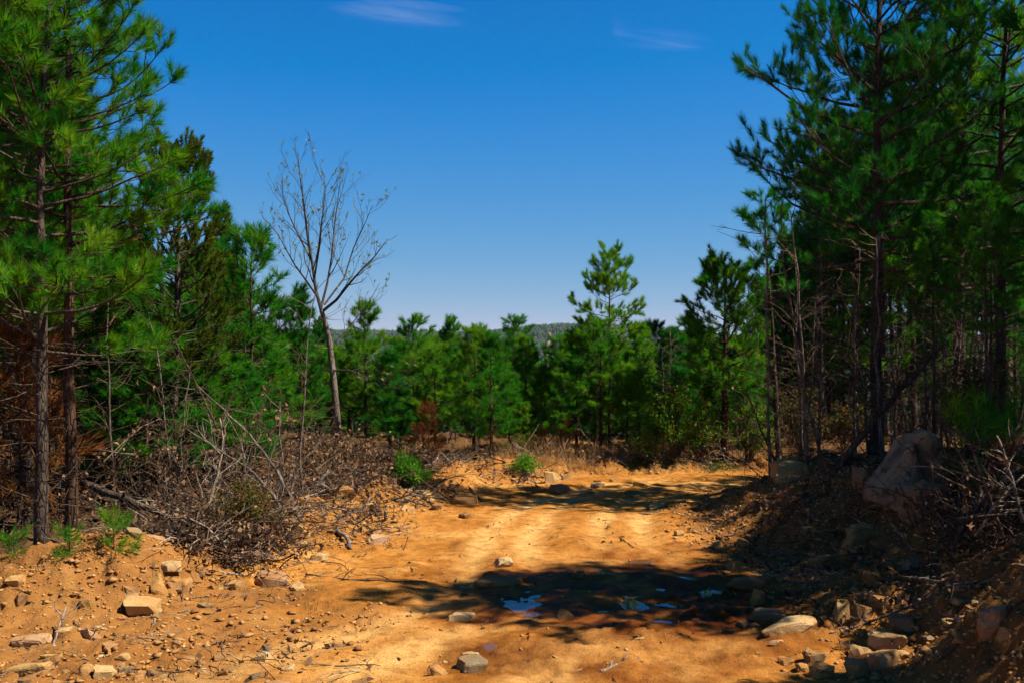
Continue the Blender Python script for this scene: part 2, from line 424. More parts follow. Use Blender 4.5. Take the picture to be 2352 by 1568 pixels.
M['bark_grey'] = bark_mat('grey_bark', (0.10, 0.075, 0.055), (0.22, 0.17, 0.13), (0.42, 0.35, 0.28), 9, 0.4)
M['bark_bare'] = bark_mat('bare_tree_bark', (0.06, 0.048, 0.038), (0.12, 0.095, 0.075), (0.26, 0.21, 0.165), 9, 0.4)
M['twig'] = bark_mat('dead_twig', (0.075, 0.045, 0.028), (0.17, 0.11, 0.07), (0.33, 0.235, 0.155), 8, 0.2)
M['wood_pale'] = bark_mat('bleached_wood', (0.20, 0.15, 0.105), (0.36, 0.28, 0.20), (0.55, 0.45, 0.34), 8, 0.3)
M['leaf_dead'] = simple_var_mat('dead_leaves', [(0.15, (0.10, 0.045, 0.02)), (0.5, (0.22, 0.11, 0.05)), (0.85, (0.38, 0.22, 0.11))], 4, 0.8, 0.2)
M['dry_grass'] = simple_var_mat('dry_grass', [(0.15, (0.30, 0.15, 0.05)), (0.5, (0.48, 0.28, 0.10)), (0.85, (0.62, 0.42, 0.19))], 3, 0.7, 0.25)
M['grass'] = simple_var_mat('green_grass', [(0.15, (0.05, 0.13, 0.012)), (0.5, (0.10, 0.20, 0.02)), (0.85, (0.24, 0.26, 0.05))], 3, 0.7, 0.3)
M['st_yellow'] = stone_mat('yellow_sandstone', (0.44, 0.24, 0.06), (0.56, 0.33, 0.10), (0.66, 0.45, 0.18))
M['st_tan'] = stone_mat('tan_sandstone', (0.40, 0.20, 0.07), (0.55, 0.32, 0.12), (0.67, 0.45, 0.20))
M['st_pale'] = stone_mat('pale_sandstone', (0.52, 0.32, 0.13), (0.64, 0.43, 0.20), (0.74, 0.55, 0.30), dust=0.7)
M['st_pink'] = stone_mat('pinkish_stone', (0.38, 0.19, 0.09), (0.52, 0.30, 0.16), (0.62, 0.40, 0.23), dust=0.7)
M['st_grey'] = stone_mat('grey_stone', (0.17, 0.12, 0.065), (0.29, 0.21, 0.12), (0.41, 0.31, 0.18), dust=0.7)
M['st_brown'] = stone_mat('brown_stone', (0.15, 0.075, 0.03), (0.26, 0.13, 0.05), (0.38, 0.21, 0.09))

def dirt_mat():
    m, nd, ln = new_mat('orange_dirt')
    out = N(nd, 'ShaderNodeOutputMaterial'); bs = N(nd, 'ShaderNodeBsdfPrincipled')
    tc = N(nd, 'ShaderNodeTexCoord')
    def noise(scale, det, rough=0.55, dist=0.0, sc=None):
        n = N(nd, 'ShaderNodeTexNoise', Scale=scale, Detail=det, Roughness=rough, Distortion=dist)
        if sc:
            mp = N(nd, 'ShaderNodeMapping'); mp.inputs['Scale'].default_value = sc; ln.new(tc.outputs['Object'], mp.inputs[0]); ln.new(mp.outputs[0], n.inputs['Vector'])
        else: ln.new(tc.outputs['Object'], n.inputs['Vector'])
        return n.outputs[0]
    big = noise(0.75, 6, 0.6, 0.4)
    base = ramp(nd, [(0.34, (0.33, 0.120, 0.018)), (0.49, (0.50, 0.198, 0.036)), (0.61, (0.59, 0.262, 0.060)), (0.76, (0.66, 0.345, 0.10))]); ln.new(big, base.inputs[0])
    c = base.outputs[0]
    streak = noise(1.7, 5, 0.65, 0.8, (0.55, 1.5, 1))
    sr = ramp(nd, [(0.56, (0, 0, 0)), (0.70, (0.75, 0.75, 0.75))]); ln.new(streak, sr.inputs[0])
    c = mixc(nd, ln, sr.outputs[0], c, (0.69, 0.37, 0.105))
    at_t = N(nd, 'ShaderNodeAttribute', attribute_name='track')
    c = mixc(nd, ln, at_t.outputs['Fac'], c, (0.72, 0.39, 0.12))
    med = noise(7.0, 5, 0.65)
    mr = ramp(nd, [(0.33, (0.46, 0.40, 0.34)), (0.50, (0.92, 0.91, 0.90)), (0.68, (1.12, 1.13, 1.16))]); ln.new(med, mr.inputs[0])
    c = mixc(nd, ln, 0.8, c, mr.outputs[0], 'MULTIPLY')
    fine = noise(75.0, 4, 0.7)
    fr = ramp(nd, [(0.36, (0.45, 0.40, 0.36)), (0.47, (1, 1, 1)), (0.64, (1.15, 1.15, 1.15))]); ln.new(fine, fr.inputs[0])
    c = mixc(nd, ln, 0.85, c, fr.outputs[0], 'MULTIPLY')
    at_r = N(nd, 'ShaderNodeAttribute', attribute_name='rubble')
    c = mixc(nd, ln, at_r.outputs['Fac'], c, mixc(nd, ln, 1.0, mixc(nd, ln, 0.4, c, (0.56, 0.30, 0.105)), (0.62, 0.56, 0.52), 'MULTIPLY'))
    at_l = N(nd, 'ShaderNodeAttribute', attribute_name='litter')
    lit = ramp(nd, [(0.3, (0.045, 0.023, 0.010)), (0.5, (0.10, 0.052, 0.021)), (0.7, (0.17, 0.095, 0.042))]); ln.new(noise(22.0, 5, 0.7), lit.inputs[0])
    c = mixc(nd, ln, at_l.outputs['Fac'], c, lit.outputs[0])
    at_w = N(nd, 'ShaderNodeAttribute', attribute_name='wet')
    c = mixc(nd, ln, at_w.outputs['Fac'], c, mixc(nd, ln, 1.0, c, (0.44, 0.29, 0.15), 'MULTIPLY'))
    c = mixc(nd, ln, 1.0, c, (ALB, ALB, ALB * 0.97), 'MULTIPLY')
    ln.new(c, bs.inputs['Base Color'])
    rr = N(nd, 'ShaderNodeMapRange'); rr.inputs['To Min'].default_value = 0.95; rr.inputs['To Max'].default_value = 0.5
    ln.new(at_w.outputs['Fac'], rr.inputs['Value']); ln.new(rr.outputs[0], bs.inputs['Roughness'])
    bs.inputs['Specular IOR Level'].default_value = 0.05
    b1 = N(nd, 'ShaderNodeBump', Strength=0.8, Distance=0.018); ln.new(noise(38.0, 5, 0.7), b1.inputs['Height'])
    b2 = N(nd, 'ShaderNodeBump', Strength=0.5, Distance=0.03); ln.new(noise(9.0, 4, 0.6), b2.inputs['Height']); ln.new(b1.outputs[0], b2.inputs['Normal'])
    ln.new(b2.outputs[0], bs.inputs['Normal'])
    ln.new(bs.outputs[0], out.inputs[0])
    return m
M['dirt'] = dirt_mat()
def water_mat():
    m, nd, ln = new_mat('muddy_water')
    out = N(nd, 'ShaderNodeOutputMaterial'); bs = N(nd, 'ShaderNodeBsdfPrincipled', Roughness=0.03)
    bs.inputs['Base Color'].default_value = (0.10, 0.042, 0.011, 1); bs.inputs['IOR'].default_value = 1.33
    bs.inputs['Specular IOR Level'].default_value = 0.4
    no = N(nd, 'ShaderNodeTexNoise', Scale=9.0, Detail=2.0)
    bp = N(nd, 'ShaderNodeBump', Strength=0.05, Distance=0.02); ln.new(no.outputs[0], bp.inputs['Height']); ln.new(bp.outputs[0], bs.inputs['Normal'])
    ln.new(bs.outputs[0], out.inputs[0])
    return m
M['water'] = water_mat()

# ------------------------------------------------------------------ ground: one sheet to the horizon
def axis(dense_a, dense_b, step_fn, far_a, far_b, grow=1.17):
    v = [dense_a]
    while v[-1] < dense_b: v.append(v[-1] + step_fn(v[-1]))
    s = step_fn(v[-1])
    while v[-1] < far_b: s *= grow; v.append(v[-1] + s)
    lo = [dense_a]; s = step_fn(dense_a)
    while lo[-1] > far_a: s *= grow; lo.append(lo[-1] - s)
    return np.array(lo[:0:-1] + v)
gx = axis(-6.5, 6.5, lambda v: 0.032, -3500, 3500)
gy = axis(4.5, 20.5, lambda v: 0.0052 * max(v, 4.5), -200, 4500, 1.13)
GX, GY = np.meshgrid(gx, gy)
GZ = hgt(GX, GY)
nx, ny = len(gx), len(gy)
idx = np.arange(nx * ny).reshape(ny, nx)
quads = np.stack([idx[:-1, :-1], idx[:-1, 1:], idx[1:, 1:], idx[1:, :-1]], -1).reshape(-1, 4)
gme = mesh_np('ground', np.stack([GX, GY, GZ], -1).reshape(-1, 3), quads, [M['dirt']], True)
dr, dl = masks(GX, GY)
wb = 0.3 * fbm(GX * 1.1, GY * 1.1, 5, 3)
dr2, dl2 = dr + wb, dl + wb
litter = np.clip(sstep(1.1, 2.0, dr2) + 0.55 * sstep(0.3, 1.0, dr2) * sstep(-0.2, 0.5, fbm(GX * 2.1, GY * 2.1, 15, 3)) + (GY > 9.6) * (GY < 17.5) * sstep(0.9, 1.7, dl2) + (GX < -3.6) * (GY > 9.9) * sstep(1.3, 2.0, dl2)
                 + 0.45 * sstep(19.3, 20.6, GY + wb) + 0.35 * sstep(22.5, 26, GY) + 0.3 * sstep(18.2, 18.8, GY + wb), 0, 1) * np.where(GY > 60, 0.9, 1)
litter *= 1 - 0.85 * np.exp(-(((GX - 1.9) / 0.9) ** 2 + ((GY - 21.8) / 1.2) ** 2))
rubble = np.clip(sstep(-0.3, 0.3, dr2) + 0.7 * sstep(-0.3, 0.3, dl2) + 0.6 * sstep(0.0, 0.6, fbm(GX * 0.8, GY * 0.8, 61, 3)) * (GY < 9.5) + 0.75 * sstep(-1.0, -2.4, GX + wb) * (GY < 9.8), 0, 1)
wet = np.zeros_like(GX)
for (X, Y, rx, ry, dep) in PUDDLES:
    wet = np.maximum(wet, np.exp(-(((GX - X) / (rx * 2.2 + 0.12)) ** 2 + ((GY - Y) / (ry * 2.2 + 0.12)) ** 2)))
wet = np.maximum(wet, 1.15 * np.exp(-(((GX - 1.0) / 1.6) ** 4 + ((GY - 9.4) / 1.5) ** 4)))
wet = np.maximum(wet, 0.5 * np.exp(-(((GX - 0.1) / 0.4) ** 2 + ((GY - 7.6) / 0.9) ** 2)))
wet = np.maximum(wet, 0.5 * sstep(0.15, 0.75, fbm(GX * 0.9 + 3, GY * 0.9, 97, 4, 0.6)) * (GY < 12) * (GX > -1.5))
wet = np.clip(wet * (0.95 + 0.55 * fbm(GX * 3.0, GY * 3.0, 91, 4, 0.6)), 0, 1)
_xl = np.interp(GY, XL_Y, XL_X); _xr = np.interp(GY, XR_Y, XR_X); uw = (GX - _xl) / np.maximum(_xr - _xl, 0.5) + 0.02 * vnoise(GY * 0.7, GY * 0 + 1, 6)
track = sum(np.exp(-((uw - c0) / 0.034) ** 2) for c0 in (0.40, 0.52, 0.71, 0.83)) * (GY < 18.6) * (GY > 4)
track = np.clip(track * (0.95 + 0.7 * fbm(GX * 1.2, GY * 1.2, 23, 4, 0.6)), 0, 1) * (1 - wet)
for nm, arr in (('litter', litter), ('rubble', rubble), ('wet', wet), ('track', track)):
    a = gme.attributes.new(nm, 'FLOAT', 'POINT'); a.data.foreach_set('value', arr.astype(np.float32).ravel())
obj('ground', gme, kind='structure')

def water(X, Y, rx, ry, level, i):
    n = 36; a = np.arange(n) / n * 2 * np.pi
    rr = 1.0 + 0.12 * np.sin(a * 3 + i) + 0.08 * np.sin(a * 5 + 2 * i)
    v = np.stack([np.cos(a) * rx * rr, np.sin(a) * ry * rr, np.zeros(n)], 1)
    v = np.concatenate([[[0, 0, 0]], v]); f = np.array([[0, 1 + k, 1 + (k + 1) % n] for k in range(n)])
    obj('puddle', mesh_np('puddle', v, f, [M['water']]), kind='structure', loc=(X, Y, level))
sel = (((GX - 1.0) / 1.3) ** 2 + ((GY - 9.45) / 1.1) ** 2) < 1
water(1.0, 9.45, 1.35, 1.15, float(np.percentile(GZ[sel], 11)), 0)
for i, (X, Y, rx, ry, dep) in enumerate(PUDDLES):
    if ((X - 1.0) / 1.3) ** 2 + ((Y - 9.45) / 1.1) ** 2 < 1: continue
    water(X, Y, rx * 1.35, ry * 1.35, H(X, Y) + dep * 0.22, i + 1)

# ------------------------------------------------------------------ pines
def pine(name, seed, Ht, r0, cb, Lmax, mat, bark, nl=0.15, nn=55, nw=0.0042, ws=0.3, shape=0.7, top_open=1.0, dead=14, lean=(0, 0), fill=1.0, twig_gap=0.15, up=1.0, one_side=None, limb_min=0.12):
    """meshes of one pine: (trunk with its limbs, crown of needles)"""
    r = np.random.default_rng(seed)
    tb = Tubes()
    n = 14
    zt = np.linspace(-0.15, Ht, n)
    wx = np.cumsum(r.normal(0, 0.012 * Ht / 6, n)); wy = np.cumsum(r.normal(0, 0.012 * Ht / 6, n))
    tp = np.stack([wx + lean[0] * np.clip(zt / Ht, 0, 1) ** 1.3, wy + lean[1] * np.clip(zt / Ht, 0, 1) ** 1.3, zt], 1)
    tr = r0 * (1 - 0.93 * np.clip(zt / Ht, 0, 1) ** 1.15); tr[0] *= 1.45; tr[1] *= 1.05
    tk = Tubes(); tk.add(tp, tr, 10)
    def trunk_at(z): return np.array([np.interp(z, zt, tp[:, 0]), np.interp(z, zt, tp[:, 1]), z]), np.interp(z, zt, tr)
    SP, SD, SL = [], [], []
    def shoot(p0, d, L):
        SP.append(p0); SD.append(d); SL.append(L)
    def twig(p, d, L, rad, lev):
        d2 = unit(d + np.array([0, 0, 0.35 * up]) + r.normal(0, 0.1, 3))
        e = p + d2 * L
        mid = (p + e) / 2 + r.normal(0, 0.02, 3) - np.array([0, 0, 0.03 * L])
        tb.add(np.stack([p, mid, e]), np.array([rad, rad * 0.8, rad * 0.45]), 3)
        d3 = unit(e - mid)
        nz = min(L * 0.9, 0.13)
        shoot(e - d3 * nz, d3, nz + 0.02)
        if L > 0.27 and lev < 2:
            k = int(L / 0.24)
            for i in range(k):
                s = 0.35 + 0.6 * (i + r.random()) / k
                q = p + (e - p) * s
                ax = unit(np.cross(d2, r.normal(0, 1, 3)))
                twig(q, unit(d2 * 0.7 + ax * 0.8), L * (0.35 + 0.3 * r.random()) + 0.06, rad * 0.65, lev + 1)
    z = cb * Ht
    az = r.random() * 6.28
    while z < Ht * 0.985:
        t = (z - cb * Ht) / (Ht - cb * Ht)
        nb = r.integers(3, 6)
        for b in range(nb):
            az += 2 * np.pi / nb + r.normal(0, 0.35)
            if r.random() > fill: continue
            prof = (1 - t) ** shape * (0.55 + 0.45 * min(1, t * 3.0 + 0.35)) + 0.05
            L = max(limb_min, Lmax * prof * (0.65 + 0.5 * r.random()))
            if one_side is not None: L *= 0.7 + 0.5 * max(0, math.cos(az - one_side))
            el = 0.05 + 0.75 * t + r.normal(0, 0.12)
            p, rt = trunk_at(min(z + r.normal(0, ws * 0.25), Ht * 0.985))
            m = 7
            pts = [p]; dcur = np.array([math.cos(az) * math.cos(el), math.sin(az) * math.cos(el), math.sin(el)])
            for k in range(m - 1):
                dcur = unit(dcur + np.array([0, 0, (0.10 * up if k > 1 else -0.03)]) + r.normal(0, 0.07, 3))
                pts.append(pts[-1] + dcur * L / (m - 1))
            pts = np.array(pts)
            rb = min(rt * 0.5, 0.006 + 0.011 * L)
            tb.add(pts, rb * (1 - 0.75 * np.linspace(0, 1, m)), 5 if L > 0.8 else 4)
            s = 0.30 + 0.1 * r.random() if L > 0.6 else 0.15
            while s < 0.97:
                f = s * (m - 1); i = int(f); q = pts[i] + (pts[i + 1] - pts[i]) * (f - i); dd = unit(pts[i + 1] - pts[i])
                sd = unit(np.cross(dd, np.array([0, 0, 1.0]))) * (1 if r.random() < 0.5 else -1)
                td = unit(dd * 0.75 + sd * (0.5 + 0.5 * r.random()) + np.array([0, 0, r.normal(0.18, 0.3)]))
                twig(q, td, (0.10 + 0.36 * L * (1 - s) ** 0.8) * (0.6 + 0.7 * r.random()), 0.0035 + 0.002 * L, 0)
                s += twig_gap / L * (0.7 + 0.6 * r.random())
            dd = unit(pts[-1] - pts[-2])
            shoot(pts[-1] - dd * 0.15, dd, 0.19)
            for k in range(2):
                twig(pts[-1] - dd * 0.06, unit(dd + r.normal(0, 0.5, 3)), 0.13 + 0.08 * r.random(), 0.003, 1)
        z += ws * (0.75 + 0.5 * r.random()) * (1.0 - 0.35 * t) * top_open
    p, _ = trunk_at(Ht); shoot(p - np.array([0, 0, 0.2]), np.array([0, 0, 1.0]), 0.25)
    # dead lower limbs
    for k in range(dead):
        zz = Ht * (0.08 + (cb - 0.02) * r.random() if cb > 0.12 else 0.05 + 0.12 * r.random())
        p, rt = trunk_at(zz); a = r.random() * 6.28; L = (0.25 + 0.9 * r.random() ** 2) * min(1, Lmax)
        d = np.array([math.cos(a), math.sin(a), r.normal(0.12, 0.25)])
        pts = curve_pts(p, p + d * L, np.array([0, 0, r.normal(0, 0.06) * L]), 5, r, 0.02 * L)
        tb.add(pts, np.linspace(0.009, 0.003, 5), 3)
        for q in range(r.integers(1, 4)):
            i = r.integers(1, 5); e = pts[i] + unit(d + r.normal(0, 0.7, 3)) * L * (0.2 + 0.3 * r.random())
            tb.add(np.stack([pts[i], (pts[i] + e) / 2 + r.normal(0, 0.015, 3), e]), np.array([0.005, 0.004, 0.002]), 3)
    SP, SD, SL = np.array(SP), np.array(SD), np.array(SL)
    K = len(SP)
    t = r.random((K, nn)) ** 0.8
    base = SP[:, None] + SD[:, None] * (SL[:, None] * t)[..., None]
    rnd = r.normal(0, 1, (K, nn, 3)); perp = unit(rnd - (rnd * SD[:, None]).sum(-1, keepdims=True) * SD[:, None])
    th = (1.25 - 0.75 * t) * (0.45 + 0.65 * r.random((K, nn)))
    nd = unit(SD[:, None] * np.cos(th)[..., None] + perp * np.sin(th)[..., None] + np.array([0, 0, 0.08]))
    ln_ = nl * (0.65 + 0.45 * r.random((K, nn))) * (0.8 + 0.4 * r.random((K, 1)))
    V, F = blades(base.reshape(-1, 3), nd.reshape(-1, 3), ln_.ravel(), np.full(K * nn, nw), r)
    lv, lf = tb.arrays()
    mi = np.concatenate([np.zeros(len(F), int), np.ones(len(lf), int)])
    return tk.mesh(name + '_trunk', M[bark]), mesh_np(name + '_crown', np.concatenate([V, lv]), [F, lf + len(V)], [M[mat], M[bark]], midx=mi)

def tree(meshes, x, y, rot, scale, label, group=None, name='pine_tree', cat='pine tree', zoff=0.0, sz=None, tilt=(0, 0)):
    e = obj(name, None, None, label, cat, group, loc=(x, y, H(x, y) - 0.03 + zoff))
    e.rotation_euler = (tilt[0], tilt[1], rot)
    e.scale = (scale, scale, sz or scale)
    obj('trunk', meshes[0], e)
    if len(meshes) > 1 and meshes[1] is not None: obj('crown', meshes[1], e)
    return e

# ---- the tall pines that frame the view
big_left = pine('pine_big', 3, 8.0, 0.072, 0.30, 1.75, 'pine', 'bark', nl=0.165, nn=100, nw=0.0066, ws=0.29, shape=0.45, dead=34, lean=(0.12, 0), twig_gap=0.21)
big_left2 = pine('pine_big_b', 8, 8.4, 0.070, 0.34, 1.8, 'pine', 'bark_red', nl=0.165, nn=96, nw=0.0066, ws=0.32, shape=0.40, dead=34, lean=(0.35, 0.1), twig_gap=0.22)
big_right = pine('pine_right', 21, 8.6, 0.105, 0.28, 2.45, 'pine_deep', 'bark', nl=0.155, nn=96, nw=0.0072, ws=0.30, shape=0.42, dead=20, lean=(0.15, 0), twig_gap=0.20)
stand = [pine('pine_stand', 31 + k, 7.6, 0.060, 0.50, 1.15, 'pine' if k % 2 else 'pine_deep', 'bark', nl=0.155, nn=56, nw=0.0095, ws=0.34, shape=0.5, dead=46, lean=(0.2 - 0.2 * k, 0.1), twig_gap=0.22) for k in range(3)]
young = [pine('pine_young', 51 + k, 3.4, 0.042, (0.30, 0.22, 0.36, 0.18)[k], (0.72, 0.62, 0.80, 0.66)[k], ('pine', 'pine_deep', 'pine', 'pine')[k], 'bark_red', nl=0.155, nn=56, nw=0.0095, ws=(0.24, 0.22, 0.29, 0.24)[k], shape=(0.45, 0.6, 0.35, 0.5)[k], dead=12, twig_gap=0.15) for k in range(4)]
lone = pine('pine_lone', 71, 4.5, 0.05, 0.50, 1.12, 'pine', 'bark', nl=0.13, nn=84, nw=0.009, ws=0.27, shape=0.62, dead=14, twig_gap=0.11, fill=0.95)
round_top = pine('pine_round', 76, 3.5, 0.085, 0.42, 1.05, 'pine', 'bark_red', nl=0.13, nn=80, nw=0.010, ws=0.16, shape=0.22, dead=14, twig_gap=0.10)
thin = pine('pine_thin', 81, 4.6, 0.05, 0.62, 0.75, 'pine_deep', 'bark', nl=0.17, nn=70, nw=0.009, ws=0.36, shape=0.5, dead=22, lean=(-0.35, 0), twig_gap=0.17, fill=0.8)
seedling = pine('pine_seedling', 86, 0.5, 0.008, 0.25, 0.24, 'pine', 'bark', nl=0.13, nn=34, nw=0.005, ws=0.24, shape=0.6, dead=0, twig_gap=0.24)
rusty = pine('pine_rusty', 91, 1.3, 0.02, 0.15, 0.5, 'rust', 'bark_red', nl=0.12, nn=44, nw=0.007, ws=0.22, shape=0.6, dead=3, twig_gap=0.16)
cedar = pine('cedar', 95, 4.9, 0.085, 0.36, 1.05, 'cedar', 'bark', nl=0.085, nn=62, nw=0.014, ws=0.14, shape=0.35, dead=24, lean=(0.1, 0), twig_gap=0.11, up=1.9)

def X_at(px, Y): return (px - 1176.0) / FOC * Y
tree(big_left, X_at(95, 10.5), 10.5, 0.4, 1.0, 'tall green pine with grey scaly trunk nearest the road on the left')
tree(big_left2, X_at(166, 11.3), 11.3, 1.9, 1.0, 'tall pine with reddish trunk just behind the nearest left pine')
tree(big_left, X_at(65, 12.6), 12.6, 3.4, 0.95, 'pine with brownish trunk in the shade behind the two tall left pines')
tree(big_left2, X_at(-40, 11.6), 11.6, 4.4, 0.95, 'pine cut by the left edge of the picture')
tree(cedar, X_at(392, 14.0), 14.0, 0.2, 1.0, 'dark olive cedar with ragged upswept sprays right of the tall left pines', name='cedar_tree', cat='cedar tree')
tree(big_right, X_at(2012, 14.2), 14.2, 0.15, 1.08, 'tall dark pine with spreading limbs on top of the right bank').scale = (0.92, 0.46, 1.08)
tree(stand[1], X_at(1885, 24.2), 24.2, 0.8, 1.15, 'sunlit light green pine left of the tall dark bank pine')
tree(big_right, X_at(2190, 24.5), 24.5, 4.2, 1.5, 'large dark pine behind the big boulder, its forked top above the frame')
tree(big_left, X_at(2300, 14.5), 14.5, 5.1, 1.1, 'sunlit pine with light bark near the right edge behind the brush')
for k, (x, y, s_, lab) in enumerate([(5.0, 8.2, 1.05, 'slim pine just past the right edge, nearest the road'), (5.7, 8.6, 1.0, 'slim pine past the right edge, second from the road'), (6.4, 8.2, 1.1, 'slim pine past the right edge, third from the road'), (7.0, 8.6, 1.05, 'slim pine past the right edge, farthest from the road')]):
    tree(stand[k % 3], x, y, k * 2.1, s_, lab)
tree(big_right, 7.7, 8.9, 0.2, 1.0, 'dark pine cut by the right edge of the picture').scale = (1.0, 0.5, 1.0)
tree(stand[0], X_at(2100, 25.0), 25.0, 2.9, 1.35, 'slim dark pine seen between the two large right pines')
tree(lone, X_at(1400, 20.5), 20.5, 0.3, 0.93, 'lone taller pine with open top rising above the middle treeline')
tree(round_top, X_at(1665, 19.2), 19.2, 1.0, 1.0, 'round topped pine with thick dark trunk at the bend in the road')
tree(thin, X_at(1788, 18.9), 18.9, 0.0, 1.1, 'thin leaning pine with small tufted top beside the right stand')
tree(young[0], X_at(578, 16.4), 16.4, 0.5, 1.12, 'bright green young pine with dark trunk left of the bare tree', sz=1.2)
tree(young[3], 5.6, 7.2, 1.5, 1.2, 'second low pine just past the right edge, shading the bank mound', sz=0.85)
tree(young[3], 5.0, 6.15, 0.5, 1.35, 'low spreading pine just past the right edge that shades the near corner of the bank', sz=0.95)

def Hneed(ytop, x, Y): return (CAM_H - H(x, Y)) + (784.0 - ytop) / FOC * Y
for k, (x, y, s) in enumerate([(10.4, 9.4, 1.05), (11.0, 11.6, 1.1), (10.3, 13.2, 1.0), (11.2, 15.4, 1.1), (12.2, 13.0, 1.1)]):
    tree((big_right, big_left2)[k % 2], x, y, k * 2.3, s, 'tall pine of the dense wood beyond the right edge', 'pines beyond the right edge')
# middle treeline, each tree by the picture position of its top
mid = [(840, 690, 21.5, 'pine beside the bare tree with twigs crossing its crown'), (690, 655, 20.8, 'young pine leaning against the left of the bare tree'),
       (950, 738, 21.5, 'broad young pine first to the right of the bare tree'), (1035, 735, 22.5, None), (1092, 745, 20.2, None), (1128, 762, 19.0, None), (1180, 738, 24, None),
       (1205, 778, 21, None), (1288, 768, 22, None), (1325, 752, 20.6, None), (1380, 745, 19.8, 'dark trunked pine standing in front of the lone taller pine'), (1470, 748, 23, None),
       (1503, 735, 25, None), (1545, 752, 22, None), (1585, 742, 24, None), (1625, 770, 21.5, None), (1705, 770, 21.5, None), (895, 800, 19.6, None), (1000, 800, 20.0, None),
       (1250, 842, 20.6, None), (1440, 830, 20.0, None), (1560, 840, 20.4, None),
       (1715, 860, 20.0, None), (800, 830, 22.0, None), (760, 790, 22.5, None), (735, 730, 23, None), (640, 700, 20.6, None), (530, 620, 18.0, None), (480, 640, 17.0, None), (440, 680, 16.0, None), (620, 800, 17.2, None), (520, 800, 16.2, None), (420, 790, 15.0, None), (360, 700, 15.5, None), (300, 640, 16, None)]
rr_ = np.random.default_rng(5)
ORD = ['first', 'second', 'third', 'fourth', 'fifth', 'sixth', 'seventh', 'eighth', 'ninth', 'tenth', 'eleventh', 'twelfth', 'thirteenth', 'fourteenth', 'fifteenth', 'sixteenth', 'seventeenth', 'eighteenth', 'nineteenth', 'twentieth']
mid += [(150, 700, 14.6, None), (215, 640, 14.2, None), (270, 720, 13.6, None), (335, 760, 13.4, None), (400, 830, 14.2, None), (470, 760, 14.6, None), (560, 830, 15.4, None)]
def mid_label(px, Y):
    kind = lambda q, d: 'thicket' if q <= 760 else ('front' if d < 20.55 else 'back')
    same = sorted(q[0] for q in mid if q[3] is None and kind(q[0], q[2]) == kind(px, Y))
    o = ORD[same.index(px)]
    return {'thicket': o + ' young pine from the left in the thicket behind the left brush pile', 'front': o + ' young pine from the left in the front row beyond the road', 'back': o + ' treetop from the left in the middle treeline behind the front row'}[kind(px, Y)]
for k, (px, yt, Y, lab) in enumerate(mid):
    x = X_at(px, Y); h = Hneed(yt, x, Y); s = h / 3.45
    w = min(max(s * 0.9, 0.85), 1.1)
    if px < 700: w = min(max(s * 0.95, 0.9), 1.5)
    tree(young[1 if px < 560 and k % 2 else k % 4], x, Y, rr_.random() * 6.28, w, lab or mid_label(px, Y),
         None if lab else ('young pines along the far treeline' if px > 760 else 'young pines in the left thicket'), sz=s)
# rows behind, on the falling ground and inside the stands
for k in range(80):
    Y = 23.5 + 14 * rr_.random(); px = 560 + 1260 * (k + rr_.random()) / 80
    yt = 765 + 90 * rr_.random()
    if 1190 < px < 1275: yt = max(yt, 835)
    x = X_at(px, Y); h = max(1.6, Hneed(yt, x, Y)); s = h / 3.45
    tree(young[k % 4], x, Y, rr_.random() * 6.28, min(max(s, 0.9), 1.6), 'pine in the back rows showing between the front trees of the treeline', 'pines behind the far treeline', sz=s)
for k in range(64):      # right stand
    Y = 13.6 + 1.2 * rr_.random() if k < 0 else 24 + 18 * rr_.random()
    px = 1850 + 600 * rr_.random() if k % 4 else 1740 + 200 * rr_.random()
    if px < 1960: Y = max(Y, 23 + 8 * rr_.random())
    if k < 4: px = 2060 + 330 * rr_.random()
    x = X_at(px, Y); s = 0.95 + 0.5 * rr_.random()
    if px < 1900: s = min(s, Hneed(640 - 0.9 * (px - 1760), x, Y) / 7.6)
    tree(stand[k % 3], x, Y, rr_.random() * 6.28, s, 'slim pine in the dark stand behind the right bank', 'slim pines of the right stand')
for k in range(14):      # low young pines closing the view under the right stand
    Y = 24 + 14 * rr_.random(); px = 1740 + 640 * (k + rr_.random()) / 14
    tree(young[k % 4], X_at(px, Y), Y, rr_.random() * 6.28, 1.0 + 0.5 * rr_.random(), 'bushy young pine growing under the tall stems of the right stand', 'young pines under the right stand')
for k in range(34):      # left stand
    Y = 13.5 + 18 * rr_.random(); px = -120 + 440 * rr_.random()
    x = X_at(px, Y); s = 0.7 + 0.4 * rr_.random()
    if px > 180: s = min(s, Hneed(430 + (px - 180) * 0.8, x, Y) / 7.6)
    tree(stand[k % 3], x, Y, rr_.random() * 6.28, s, 'slim pine in the dark stand behind the tall left pines', 'slim pines of the left stand')
for k in range(26):
    Y = 15 + 14 * rr_.random(); px = -60 + 640 * (k + rr_.random()) / 26
    tree(young[k % 4], X_at(px, Y), Y, rr_.random() * 6.28, 0.9 + 0.5 * rr_.random(), 'bushy young pine growing under the tall stems of the left stand', 'young pines under the left stand')
for k, (x, y, s) in enumerate([(5.9, 10.6, 0.48), (6.8, 11.3, 0.58), (5.7, 11.9, 0.44), (6.7, 12.6, 0.55), (5.6, 13.2, 0.42), (7.6, 10.9, 0.7), (7.8, 12.1, 0.7), (5.2, 10.9, 0.42)]):
    tree(stand[k % 3], x, y, k * 1.9, s, 'slim dark pine on the bank top close behind the big boulder', 'slim pines on the bank top')
for k in range(20):
    Y = 19.6 + 2.6 * rr_.random(); px = 830 + 900 * (k + rr_.random()) / 20
    sc_ = 0.28 + 0.24 * rr_.random()
    tree(young[k % 4], X_at(px, Y), Y, rr_.random() * 6.28, sc_ * 1.25, 'knee high pine sapling among the trunk feet of the middle treeline', 'saplings under the middle treeline', sz=sc_)
